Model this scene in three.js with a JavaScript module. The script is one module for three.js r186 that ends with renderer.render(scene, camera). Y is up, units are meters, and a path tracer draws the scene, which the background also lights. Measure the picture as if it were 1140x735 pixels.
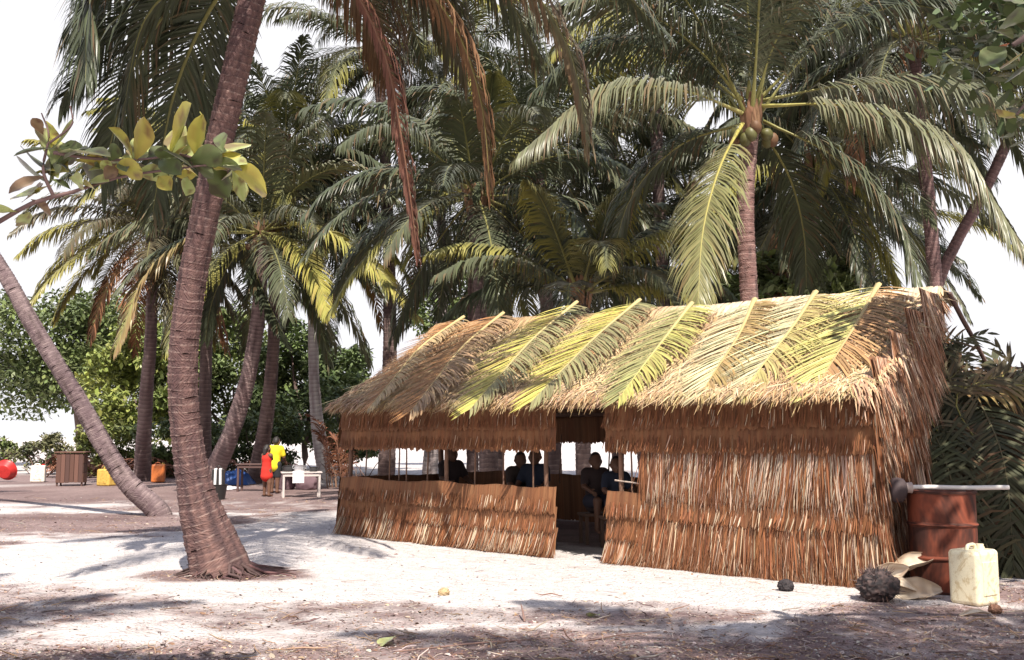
import * as THREE from 'three';
import { mergeGeometries, mergeVertices } from 'three/addons/utils/BufferGeometryUtils.js';
import { RoundedBoxGeometry } from 'three/addons/geometries/RoundedBoxGeometry.js';
import { MarchingCubes } from 'three/addons/objects/MarchingCubes.js';
import { ImprovedNoise } from 'three/addons/math/ImprovedNoise.js';

// ---------------------------------------------------------------- camera, sky, sun, exposure
const scene = new THREE.Scene();
const FOCAL = 1095, EYE = 1.4, PITCH = Math.atan(117.5 / FOCAL);       // focal length in pixels of the 1140 x 735 photograph
const camera = new THREE.PerspectiveCamera(2 * Math.atan(367.5 / FOCAL) * 180 / Math.PI, 1140 / 735, 0.1, 900);
camera.position.set(0, EYE, 0); camera.rotation.x = PITCH;
const renderer = new THREE.WebGLRenderer({ antialias: true });
renderer.toneMapping = THREE.LinearToneMapping; renderer.toneMappingExposure = 1.75;
renderer.shadowMap.enabled = true;
{ // hazy tropical sky: white from the horizon up through the frame, paler blue overhead
  const W = 64, H = 64, a = new Float32Array(W * H * 4);
  for (let j = 0; j < H; j++) for (let i = 0; i < W; i++) {
    const el = ((j + 0.5) / H - 0.5) * Math.PI, k = Math.min(1, Math.max(0, (el - 0.42) / 0.85)), s = k * k * (3 - 2 * k), o = (j * W + i) * 4;
    a[o] = 0.60 - 0.43 * s; a[o + 1] = 0.595 - 0.355 * s; a[o + 2] = 0.62 - 0.18 * s; a[o + 3] = 1;
  }
  const t = new THREE.DataTexture(a, W, H, THREE.RGBAFormat, THREE.FloatType);
  t.mapping = THREE.EquirectangularReflectionMapping; t.magFilter = THREE.LinearFilter; t.needsUpdate = true;
  scene.background = t; scene.environment = t;
}
const SUN_DIR = new THREE.Vector3(0.2, 1.27, 0.98).normalize();           // behind the camera, slightly to its right, 52 degrees up
const sun = new THREE.DirectionalLight(new THREE.Color(1, 0.93, 0.82), 5);
sun.position.copy(SUN_DIR).multiplyScalar(60); sun.castShadow = true; sun.shadow.mapSize.set(4096, 4096);
Object.assign(sun.shadow.camera, { left: -40, right: 40, top: 40, bottom: -40, near: 1, far: 160 });
scene.add(sun); scene.add(sun.target);

// ---------------------------------------------------------------- helpers
const V = (x, y, z) => new THREE.Vector3(x, y, z);
const noiseGen = new ImprovedNoise();
const nz = (x, y = 0, z = 0) => noiseGen.noise(x + 31.7, y + 11.3, z + 5.1);
const fbm = (x, y, z = 0, o = 4) => { let s = 0, a = 0.5, f = 1; for (let i = 0; i < o; i++) { s += a * nz(x * f, y * f, z + i * 7.3); a *= 0.5; f *= 2.03; } return s; };
function rng(seed) { let a = seed >>> 0; return () => { a = (a + 0x6D2B79F5) | 0; let t = Math.imul(a ^ (a >>> 15), 1 | a); t = (t + Math.imul(t ^ (t >>> 7), 61 | t)) ^ t; return ((t ^ (t >>> 14)) >>> 0) / 4294967296; }; }
const lerp = (a, b, t) => a + (b - a) * t, clamp = (x, a = 0, b = 1) => Math.min(b, Math.max(a, x)), sstep = (a, b, x) => { const t = clamp((x - a) / (b - a)); return t * t * (3 - 2 * t); };
// a place seen at a pixel of the photograph, a given number of metres away; and where that line of sight meets the ground
function at(px, py, depth) {
  const y = (367.5 - py) / FOCAL, c = Math.cos(PITCH), s = Math.sin(PITCH), dz = c - y * s, k = depth / dz;
  return V((px - 570) / FOCAL * k, EYE + (y * c + s) * k, -depth);
}
function onGround(px, py) {
  const y = (367.5 - py) / FOCAL, c = Math.cos(PITCH), s = Math.sin(PITCH), k = -EYE / (y * c + s);
  return V((px - 570) / FOCAL * k, 0, -(c - y * s) * k);
}
const taken = new Map();
function numbered(n) { const k = taken.get(n) || 0; taken.set(n, k + 1); return k ? n + '_' + String(k).padStart(3, '0') : n; }
function shade(o) { o.castShadow = true; o.receiveShadow = true; return o; }
function tag(o, label, category, group, kind) { if (label) o.userData.label = label; if (category) o.userData.category = category; if (group) o.userData.group = group; if (kind) o.userData.kind = kind; return o; }
function thing(name, label, category, pos = V(0, 0, 0), turn = 0, group) {
  const o = new THREE.Group(); o.name = numbered(name); o.position.copy(pos); o.rotation.y = turn; scene.add(o); return tag(o, label, category, group);
}
function part(name, geo, mat, parent, label) { const m = shade(new THREE.Mesh(geo, mat)); m.name = name; parent.add(m); if (label) m.userData.label = label; return m; }
function single(name, geo, mat, label, category, group, kind) { const m = shade(new THREE.Mesh(geo, mat)); m.name = numbered(name); scene.add(m); return tag(m, label, category, group, kind); }
const moved = (g, x = 0, y = 0, z = 0, rx = 0, ry = 0, rz = 0) => { g.applyMatrix4(new THREE.Matrix4().compose(V(x, y, z), new THREE.Quaternion().setFromEuler(new THREE.Euler(rx, ry, rz)), V(1, 1, 1))); return g; };
const plain = (g) => { const h = g.index ? g.toNonIndexed() : g; for (const k of Object.keys(h.attributes)) if (!['position', 'normal', 'uv'].includes(k)) h.deleteAttribute(k); return h; };
const merge = (list) => mergeGeometries(list.map(plain));
// triangles with vertex colours
class Strips {
  constructor() { this.p = []; this.c = []; this.i = []; this.n = 0; }
  vert(v, c) { this.p.push(v.x, v.y, v.z); this.c.push(c[0], c[1], c[2]); return this.n++; }
  quad(a, b, c, d) { this.i.push(a, b, c, a, c, d); }
  // a ribbon along pts: half-width w[k] along the direction sides[k] (one vector for all, or one each)
  ribbon(pts, w, side, col, col2) {
    let pa = -1, pb = -1;
    for (let k = 0; k < pts.length; k++) {
      const s = Array.isArray(side) ? side[k] : side, p = pts[k], t = k / (pts.length - 1);
      const c = col2 ? [lerp(col[0], col2[0], t), lerp(col[1], col2[1], t), lerp(col[2], col2[2], t)] : col;
      if (w[k] <= 1e-5) { const a = this.vert(p, c); this.i.push(pa, pb, a); return; }
      const a = this.vert({ x: p.x - s.x * w[k], y: p.y - s.y * w[k], z: p.z - s.z * w[k] }, c), b = this.vert({ x: p.x + s.x * w[k], y: p.y + s.y * w[k], z: p.z + s.z * w[k] }, c);
      if (k) this.quad(pa, pb, b, a);
      pa = a; pb = b;
    }
  }
  tube(pts, rad, col, sides = 6, flat = 1) {
    const rows = [];
    for (let k = 0; k < pts.length; k++) {
      const T = pts[Math.min(k + 1, pts.length - 1)].clone().sub(pts[Math.max(k - 1, 0)]).normalize();
      let S = V(0, 1, 0).cross(T); if (S.length() < 0.05) S = V(1, 0, 0).cross(T); S.normalize();
      const N = T.clone().cross(S), row = [], c = typeof col === 'function' ? col(k / (pts.length - 1)) : col;
      for (let j = 0; j < sides; j++) { const a = j / sides * Math.PI * 2; row.push(this.vert(pts[k].clone().addScaledVector(S, Math.cos(a) * rad[k]).addScaledVector(N, Math.sin(a) * rad[k] * flat), c)); }
      rows.push(row);
    }
    for (let k = 0; k < rows.length - 1; k++) for (let j = 0; j < sides; j++) this.quad(rows[k][j], rows[k][(j + 1) % sides], rows[k + 1][(j + 1) % sides], rows[k + 1][j]);
    for (const [row, f] of [[rows[0], 0], [rows[rows.length - 1], 1]]) for (let j = 1; j < sides - 1; j++) f ? this.i.push(row[0], row[j], row[j + 1]) : this.i.push(row[0], row[j + 1], row[j]);
  }
  geo() {
    const g = new THREE.BufferGeometry();
    g.setAttribute('position', new THREE.Float32BufferAttribute(this.p, 3)); g.setAttribute('color', new THREE.Float32BufferAttribute(this.c, 3));
    g.setIndex(this.i); g.computeVertexNormals(); return g;
  }
}
function noiseTexture(size, fn, srgb, repeat) {
  const a = new Uint8Array(size * size * 4);
  for (let j = 0; j < size; j++) for (let i = 0; i < size; i++) { const c = fn(i / size, j / size), o = (j * size + i) * 4; a[o] = clamp(c[0]) * 255; a[o + 1] = clamp(c[1]) * 255; a[o + 2] = clamp(c[2]) * 255; a[o + 3] = 255; }
  const t = new THREE.DataTexture(a, size, size); t.wrapS = t.wrapT = THREE.RepeatWrapping; t.magFilter = THREE.LinearFilter; t.minFilter = THREE.LinearMipmapLinearFilter; t.generateMipmaps = true;
  if (srgb) t.colorSpace = THREE.SRGBColorSpace; if (repeat) t.repeat.set(repeat, repeat); t.needsUpdate = true; return t;
}
// noise that tiles over the unit square
const tileNoise = (u, v, f, s = 0) => { const a = u * Math.PI * 2, b = v * Math.PI * 2, r = f / (Math.PI * 2); return nz(Math.cos(a) * r + s, Math.sin(a) * r + Math.cos(b) * r * 1.3, Math.sin(b) * r + s * 0.7); };
const mat = (r, g, b, rough = 0.85, more = {}) => { const m = new THREE.MeshStandardMaterial({ roughness: rough, side: THREE.DoubleSide, ...more }); m.color.setRGB(r, g, b); return m; };
const LEAF = new THREE.MeshPhysicalMaterial({ color: 0xffffff, vertexColors: true, roughness: 0.85, transmission: 0.12, clearcoat: 0.3, clearcoatRoughness: 0.3, side: THREE.DoubleSide });
const DRY = new THREE.MeshStandardMaterial({ color: 0xffffff, vertexColors: true, roughness: 0.8, side: THREE.DoubleSide });
const barkBump = noiseTexture(256, (u, v) => { const n = 0.5 + 0.5 * tileNoise(u, v, 26, 3) + 0.3 * tileNoise(u, v, 60, 9); return [n, n, n]; });
const BARK = new THREE.MeshStandardMaterial({ color: 0xffffff, vertexColors: true, roughness: 0.9, bumpMap: barkBump, bumpScale: 0.012 });
const jit = (c, R, k = 0.25) => { const m = 1 + (R() - 0.5) * 2 * k; return [c[0] * m * (1 + (R() - 0.5) * k * 0.4), c[1] * m * (1 + (R() - 0.5) * k * 0.4), c[2] * m * (1 + (R() - 0.5) * k * 0.4)]; };
const mixc = (a, b, t) => [lerp(a[0], b[0], t), lerp(a[1], b[1], t), lerp(a[2], b[2], t)];

// ---------------------------------------------------------------- ground: pale coral sand, mauve-brown soil and litter where it is trodden
const LITTER_AND_HUT_SHADE = [                                                        // [x, distance, half-length, half-depth, share]: dead leaves and soil over the sand; inside the hut, interior shade painted as soil
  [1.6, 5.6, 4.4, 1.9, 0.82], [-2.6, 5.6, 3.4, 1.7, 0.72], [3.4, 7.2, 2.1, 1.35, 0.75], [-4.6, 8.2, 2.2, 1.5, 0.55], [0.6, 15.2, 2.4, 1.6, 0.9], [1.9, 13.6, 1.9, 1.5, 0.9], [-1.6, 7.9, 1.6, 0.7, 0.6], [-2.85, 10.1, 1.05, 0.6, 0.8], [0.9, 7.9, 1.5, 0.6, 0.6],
  [-7.2, 16.2, 3.6, 2.1, 0.95], [-9.5, 12.6, 3.2, 1.6, 0.8], [-5.2, 19.5, 3.2, 1.7, 0.8], [-9.0, 25, 8, 5.2, 1.0], [-5.4, 24, 3.6, 3.4, 0.95], [-13, 33, 9, 6, 0.9], [-6.0, 14.2, 1.5, 0.7, 0.5], [5.8, 8.6, 2.0, 1.4, 0.9],
];
function soilShadeShare(x, d) {
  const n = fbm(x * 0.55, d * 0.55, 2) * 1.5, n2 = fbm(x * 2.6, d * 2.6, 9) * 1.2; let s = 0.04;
  for (const [cx, cd, rx, rd, k] of LITTER_AND_HUT_SHADE) { const q = Math.hypot((x - cx) / rx, (d - cd) / rd); if (q < 1.9) s = Math.max(s, k * (1 - sstep(0.62, 1.25, q + n * 0.45))); }
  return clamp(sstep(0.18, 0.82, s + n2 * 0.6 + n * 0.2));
}
const groundY = (x, d) => 0.05 * fbm(x * 0.35, d * 0.35, 4, 2) * sstep(4, 7, d) + (d < 30 ? 0.02 * fbm(x * 2.2, d * 2.2, 1, 3) : 0);
{
  const axis = (a, b, step, lo, hi) => { const r = []; for (let v = a; v <= b + 1e-6; v += step) r.push(v); let s = step, v = b; while (v < hi) { s *= 1.22; v += s; r.push(Math.min(v, hi)); } s = step; v = a; const l = []; while (v > lo) { s *= 1.22; v -= s; l.unshift(Math.max(v, lo)); } return l.concat(r); };
  const xs = axis(-7.5, 6, 0.065, -420, 420), ds = axis(5.2, 19, 0.065, -40, 620), P = [], C = [], U = [], I = [];
  for (const d of ds) for (const x of xs) {
    const s = soilShadeShare(x, d), f = fbm(x * 5, d * 5, 14), f2 = fbm(x * 0.9, d * 0.9, 21);
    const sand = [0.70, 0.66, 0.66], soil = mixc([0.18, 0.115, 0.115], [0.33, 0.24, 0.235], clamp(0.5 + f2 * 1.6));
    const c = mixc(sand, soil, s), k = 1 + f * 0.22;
    P.push(x, groundY(x, d), -d); C.push(c[0] * k, c[1] * k, c[2] * k); U.push(x / 1.7, d / 1.7);
  }
  const n = xs.length; for (let j = 0; j < ds.length - 1; j++) for (let i = 0; i < n - 1; i++) { const a = j * n + i; I.push(a, a + 1, a + n + 1, a, a + n + 1, a + n); }
  const g = new THREE.BufferGeometry(); g.setAttribute('position', new THREE.Float32BufferAttribute(P, 3)); g.setAttribute('color', new THREE.Float32BufferAttribute(C, 3)); g.setAttribute('uv', new THREE.Float32BufferAttribute(U, 2)); g.setIndex(I); g.computeVertexNormals();
  const grain = noiseTexture(1024, (u, v) => { const a = tileNoise(u, v, 60, 1), b = tileNoise(u, v, 140, 5), c = tileNoise(u, v, 16, 8); const sp = a + b * 0.8 > 0.62 ? 0.55 : 1; const n = (0.9 + 0.14 * a + 0.12 * b + 0.08 * c) * sp; return [n, n * 0.985, n * 0.975]; }, true);
  const bump = noiseTexture(1024, (u, v) => { const n = 0.5 + 0.34 * tileNoise(u, v, 34, 2) + 0.3 * tileNoise(u, v, 90, 6); return [n, n, n]; });
  const m = new THREE.MeshStandardMaterial({ color: 0xffffff, vertexColors: true, roughness: 0.95, map: grain, bumpMap: bump, bumpScale: 0.035 });
  const o = shade(new THREE.Mesh(g, m)); o.name = 'ground'; o.userData = { kind: 'structure', label: 'pale sand with brown leaf litter' }; scene.add(o);
}
{ // litter: broken leaf pieces, twigs, coral bits
  const R = rng(77), flake = new Strips();
  flake.ribbon([V(-0.5, 0, 0), V(-0.15, 0.10, 0.02), V(0.2, 0.07, -0.03), V(0.5, -0.02, 0.03)], [0.05, 0.2, 0.17, 0.03], V(0, 0.25, 0.97), [1, 1, 1]);
  const twig = new Strips(); twig.tube([V(-0.5, 0, 0), V(-0.1, 0.05, 0.05), V(0.2, 0.03, -0.04), V(0.5, 0.06, 0.02)], [0.018, 0.022, 0.02, 0.008], [1, 1, 1], 4);
  const lump = new THREE.IcosahedronGeometry(0.5, 1); lump.scale(1, 0.6, 0.8);
  const mk = (name, geo, n, fn, label) => {
    const o = new THREE.InstancedMesh(geo, new THREE.MeshStandardMaterial({ color: 0xffffff, roughness: 0.85, side: THREE.DoubleSide }), n), q = new THREE.Quaternion(), M = new THREE.Matrix4();
    for (let i = 0; i < n; i++) {
      let x, d, k = 0; do { d = 5.6 + 17 * Math.pow(R(), 2.1); x = (R() - 0.5) * 1.12 * d + 0.2; k++; } while (k < 9 && R() > Math.max(0.07, soilShadeShare(x, d)) || inHut(x, d));
      const s = fn.size(R), c = fn.color(R);
      q.setFromEuler(new THREE.Euler((R() - 0.5) * 0.7, R() * 6.28, (R() - 0.5) * 0.7)); o.setMatrixAt(i, M.compose(V(x, groundY(x, d) + s * fn.lift, -d), q, V(s, s, s))); o.setColorAt(i, new THREE.Color().setRGB(...c));
    }
    o.name = name; o.castShadow = o.receiveShadow = true; o.userData = { kind: 'stuff', label }; scene.add(o);
  };
  const inHut = (x, d) => { const dx = x + 2.48, dd = d - 14.3, s = dx * 0.751 - dd * 0.66, k = dx * 0.66 + dd * 0.751; return s > -0.1 && s < 7.9 && k > -0.12 && k < 4.1; };
  const pal = [[0.20, 0.11, 0.07], [0.33, 0.22, 0.14], [0.13, 0.08, 0.075], [0.36, 0.28, 0.22], [0.40, 0.33, 0.30], [0.22, 0.14, 0.12]];
  mk('leaf_litter', flake.geo(), 20000, { size: (R) => 0.018 + 0.07 * R() * R() * R(), color: (R) => jit(pal[Math.floor(R() * 6)], R, 0.3), lift: 0.05 }, 'dry brown leaf litter strewn over the foreground sand');
  mk('fallen_twigs', twig.geo(), 3600, { size: (R) => 0.06 + 0.32 * R() * R() * R(), color: (R) => jit(pal[Math.floor(R() * 5)], R, 0.3), lift: 0.03 }, 'thin fallen twigs scattered over the sand');
  mk('coral_gravel', lump, 4500, { size: (R) => 0.008 + 0.03 * R() * R() * R(), color: (R) => { const v = 0.13 + 0.3 * R(); return [v, v * 0.93, v * 0.9]; }, lift: 0.2 }, 'small broken coral pebbles on the sand');
}

// ---------------------------------------------------------------- coconut palms
const GREEN = [0.036, 0.047, 0.018], PALE = [0.125, 0.126, 0.060], YELLOW = [0.34, 0.30, 0.045], DEAD = [0.18, 0.078, 0.032], DEADRED = [0.125, 0.048, 0.036];  // PALE paints a sunlit look into chosen fronds; in others it varies at random
// one feather leaf along a list of points; returns its geometry
function frondGeo(pts, o, R) {
  const { n = 120, leaf = 0.75, width = 0.0135, col = GREEN, tip = null, droop = 0.5, vee = 0.25, start = 0.14, grav = V(0, -1, 0), up = null, rib = [0.24, 0.22, 0.06], ragged = 0.09, ribs = 1, left = null, ribRad = 0.028, ribBase = 1.9, ribOut = null, press = 0 } = o;
  const curve = new THREE.CatmullRomCurve3(pts), B = new Strips(), C = ribOut || B;
  let lastS = null;
  const frame = (t) => {
    const T = curve.getTangentAt(clamp(t, 0, 0.999)); let S = T.clone().cross(up || V(0, 1, 0));
    if (!up && Math.hypot(T.x, T.z) < 0.25 && lastS) S = lastS.clone().addScaledVector(T, -lastS.dot(T));
    if (S.length() < 1e-3) S = lastS ? lastS.clone() : V(1, 0, 0);
    S.normalize(); if (!up && lastS && S.dot(lastS) < 0) S.negate(); lastS = S; return [T, S, S.clone().cross(T)];
  };
  const rp = [], rr = []; for (let k = 0; k <= 14; k++) { const t = k / 14; rp.push(curve.getPointAt(t)); rr.push(ribRad * (t < 0.12 ? lerp(ribBase, 1.05, t / 0.12) : lerp(1.05, 0.14, t))); }
  if (ribs) C.tube(rp, rr, (t) => mixc(rib, mixc(col, rib, 0.4), t), 5, 0.7);
  for (let k = 0; k < n; k++) {
    const t = lerp(start, 0.995, (k + R() * 0.5) / n), [T, S, N] = frame(t), p = curve.getPointAt(Math.min(0.999, t));
    const prof = t < 0.4 ? lerp(0.62, 1, (t - start) / (0.4 - start)) : lerp(1, 0.34, Math.pow((t - 0.4) / 0.6, 1.6));
    for (const sd of [-1, 1]) {
      if (R() < ragged) continue;
      const a = lerp(1.18, 0.42, t) + (R() - 0.5) * 0.16, l = leaf * prof * (R() < 0.08 ? 0.6 : 0.84 + R() * 0.3), vv = vee * (1 - 0.5 * t) + (R() - 0.5) * 0.22, dr = droop * (R() < 0.1 ? 2.2 : 0.7 + R() * 0.6);
      const d = T.clone().multiplyScalar(Math.cos(a)).addScaledVector(S, sd * Math.sin(a) * Math.cos(vv)).addScaledVector(N, Math.sin(a) * Math.sin(vv)).normalize();
      const q = [p.clone()], sides = []; const w = width * (0.8 + R() * 0.4);
      for (let j = 0; j < 3; j++) {
        const s = T.clone().addScaledVector(d, -T.dot(d)).addScaledVector(N, 0.25 * (R() - 0.5)); s.addScaledVector(d, -s.dot(d)).normalize(); sides.push(s);
        q.push(q[j].clone().addScaledVector(d, l * [0.34, 0.36, 0.3][j])); d.addScaledVector(grav, dr * [0.55, 1.05, 1][j]).normalize();
        if (press) d.addScaledVector(N, -d.dot(N) * press).normalize();
      }
      sides.push(sides[2]);
      let c = jit(sd > 0 && left ? left : col, R, 0.28); const e = tip ? mixc(c, tip, 0.55 + 0.45 * R()) : (R() < 0.12 ? mixc(c, DEAD, 0.6) : c);
      B.ribbon(q, [w * 0.55, w, w * 0.8, 0], sides, c, e);
    }
  }
  return B.geo();
}
const fissure = (ca, sa, h, seed) => { const v = 1 - Math.abs(nz(ca * 5.5 + seed, sa * 5.5, h * 1.1)) * 5, m = sstep(-0.15, 0.35, nz(ca * 1.7, sa * 1.7 + seed, h * 0.8)); return clamp(v) * m; };
function trunkGeo(pts, radii, o = {}) {
  const { spacing = 0.055, sides = 14, col = [0.10, 0.062, 0.058], col2 = [0.19, 0.13, 0.12], dark = [0.05, 0.03, 0.03], seed = 1, lobes = 0, moss = 0 } = o;
  const curve = new THREE.CatmullRomCurve3(pts), L = curve.getLength(), rings = Math.max(8, Math.round(L / spacing)), R = rng(seed), P = [], C = [], U = [], I = [];
  const rad = (t) => { const f = t * (radii.length - 1), k = Math.min(radii.length - 2, Math.floor(f)); return lerp(radii[k], radii[k + 1], f - k); };
  const lean = []; const rows = rings * 3 + 1;
  for (let q = 0; q < rows; q++) {
    const ring = Math.floor(q / 3), ph = q % 3, t = clamp((ring + [0, 0.14, 0.9][ph] + (ph ? 0 : -0.02)) / rings), p = curve.getPointAt(t), T = curve.getTangentAt(clamp(t, 0.001, 0.999));
    let S = V(0, 0, 1).cross(T).normalize(); const N = T.clone().cross(S);
    const bulge = [1.04, 0.972, 1.012][ph], rj = 1 + (nz(ring * 1.7, seed) * 0.03), rough = -0.75 * sstep(1.3, 0.1, t * L);
    for (let j = 0; j <= sides; j++) {
      const a = j / sides * Math.PI * 2, ca = Math.cos(a), sa = Math.sin(a), w = 1 + 0.035 * nz(ca * 2, sa * 2, t * L * 1.3 + seed) + 0.02 * nz(ca * 6, sa * 6, t * L * 7 + seed);
      const lob = lobes ? Math.pow(Math.max(0, 1 - t * L / 0.85), 2.2) * (0.25 + 0.30 * nz(ca * 2.3 + seed, sa * 2.3, 0.5)) * lobes : 0;
      const r = rad(t) * w * (1 + (bulge - 1) * (1 + rough)) * rj + lob * rad(t) - fissure(ca, sa, t * L, seed) * 0.016, tilt = 0.02 * nz(ca, sa, ring * 0.9 + seed);
      P.push(p.x + S.x * ca * r + N.x * sa * r + T.x * tilt, p.y + S.y * ca * r + N.y * sa * r + T.y * tilt, p.z + S.z * ca * r + N.z * sa * r + T.z * tilt);
      const n = fbm(ca * 1.6 + seed, sa * 1.6, t * L * 1.1, 4), n2 = nz(ca * 7, sa * 7, t * L * 14 + seed), streak = fbm(ca * 5 + seed * 2, sa * 5, t * L * 0.5, 3);
      let c = mixc(col, col2, clamp(0.5 + n * 1.5 + n2 * 0.35)); c = mixc(c, dark, clamp(0.75 * sstep(0.1, 0.34, streak) + (ph === 1 ? 0.5 : 0)) * 0.85);
      const fis = fissure(ca, sa, t * L, seed); c = mixc(c, dark, 0.85 * fis); if (ph === 0 && n2 > 0.05) c = mixc(c, [0.42, 0.33, 0.29], 0.28);
      C.push(...c); U.push(j / sides * 2, t * L / 0.6);
    }
  }
  const n = sides + 1; for (let q = 0; q < rows - 1; q++) for (let j = 0; j < sides; j++) { const a = q * n + j; I.push(a, a + 1, a + n + 1, a, a + n + 1, a + n); }
  const g = new THREE.BufferGeometry(); g.setAttribute('position', new THREE.Float32BufferAttribute(P, 3)); g.setAttribute('color', new THREE.Float32BufferAttribute(C, 3)); g.setAttribute('uv', new THREE.Float32BufferAttribute(U, 2)); g.setIndex(I); g.computeVertexNormals(); return g;
}
const NUT = new THREE.IcosahedronGeometry(0.105, 2); NUT.scale(0.92, 1.15, 0.92);
const nutGreen = mat(0.10, 0.095, 0.03, 0.5), nutBrown = mat(0.13, 0.065, 0.03, 0.65);
const FIBRE = mat(0.2, 0.095, 0.045, 0.95);
function archPts(c, az, el, len, sag, bendSide, k = 5) {            // a leaf leaving the crown at az / el and bowing under its weight
  const p = c.clone(), r = [p.clone()], d = V(Math.cos(az) * Math.cos(el), Math.sin(el), Math.sin(az) * Math.cos(el)), side = V(-Math.sin(az), 0, Math.cos(az));
  for (let i = 0; i < k; i++) { p.addScaledVector(d, len / k); r.push(p.clone()); d.y -= sag * (0.55 + 0.3 * i); d.addScaledVector(side, bendSide).normalize(); }
  return r;
}
// spec.trunk: places from base to crown; spec.own: leaves given by hand; spec.count: the others, around the crown
function palm(spec) {
  const R = rng(spec.seed), base = spec.trunk[0], top = spec.trunk[spec.trunk.length - 1];
  const t = thing('coconut_palm', spec.label, 'palm tree', V(base.x, 0, base.z), 0, spec.group || 'coconut palms around the hut'), off = V(-base.x, 0, -base.z), here = (p) => p.clone().add(off);
  const tp = spec.trunk.map(here); if (tp[0].y > -0.05) tp.unshift(tp[0].clone().add(V(0, -0.25, 0)));
  part('trunk', trunkGeo(tp, spec.radii, { seed: spec.seed, ...spec.bark }), BARK, t);
  const c = here(top), far = spec.far, dens = far ? 84 : 130;
  const sheath = new Strips(); for (let i = 0; i < 26; i++) { const a = R() * 6.28, r = spec.radii[spec.radii.length - 1], e = V(Math.cos(a) * r * 1.0, -0.3 + R() * 0.2, Math.sin(a) * r * 1.0), f = V(Math.cos(a) * r * 1.5, 0.25 + R() * 0.25, Math.sin(a) * r * 1.5); sheath.ribbon([c.clone().add(e), c.clone().add(e).lerp(c.clone().add(f), 0.5), c.clone().add(f)], [0.05, 0.07, 0.015], V(-Math.sin(a), 0, Math.cos(a)), jit([0.2, 0.105, 0.055], R)); }
  part('leaf_sheath', sheath.geo(), DRY, t);
  const leafMesh = (pts, o) => part('frond', frondGeo(pts, { n: dens, width: far ? 0.021 : 0.0135, ...o }, R), o.dry ? DRY : LEAF, t, o.dry ? 'dry brown hanging frond' : undefined);
  for (const f of spec.own || []) leafMesh(f.pts.map(here), f);
  const N = spec.count, L = spec.len || 4;
  for (let i = 0; i < N; i++) {
    const u = (i + 0.5) / N, az = i * 2.39996 + (spec.turn || 0) + (R() - 0.5) * 0.3, el = lerp(spec.elHi ?? 1.35, spec.elLo ?? -0.35, Math.pow(u, 0.85)) + (R() - 0.5) * 0.15;
    if (spec.skip && spec.skip(Math.cos(az), Math.sin(az), el)) continue;
    const old = u > 0.84 && R() < (spec.deadShare ?? 0.2), colr = old ? DEAD : mixc(spec.col || GREEN, PALE, R() * R() * 0.6);
    leafMesh(archPts(c.clone().add(V(Math.cos(az) * 0.1, 0.05, Math.sin(az) * 0.1)), az, el, L * (0.86 + R() * 0.25) * (u < 0.12 ? 0.75 : 1), lerp(0.2, 0.34, R()), (R() - 0.5) * 0.12), { col: colr, tip: R() < 0.18 ? YELLOW : null, droop: lerp(0.7, 1.8, R()), leaf: 1.0 * (L / 4) * (0.9 + 0.2 * R()), dry: old, ragged: old ? 0.25 : 0.1 });
  }
  const K = spec.nuts || 0; for (let i = 0; i < K; i++) { const a = (spec.nutTurn ?? 1.2) + (R() - 0.5) * 3.2, m = part('coconut', NUT, R() < 0.5 ? nutGreen : nutBrown, t); m.position.copy(c).add(V(Math.cos(a) * (0.24 + R() * 0.12), -0.12 - R() * 0.28, Math.sin(a) * (0.24 + R() * 0.12))); m.rotation.set(R(), R() * 6, R()); }
  return t;
}
const px = (list, d0, d1) => list.map(([x, y, d], i) => at(x, y, d ?? lerp(d0, d1 ?? d0, i / (list.length - 1))));
const trunkPx = (list, d0, d1) => { const r = px(list, d0, d1); r[0].y = 0; return r; };

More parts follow.
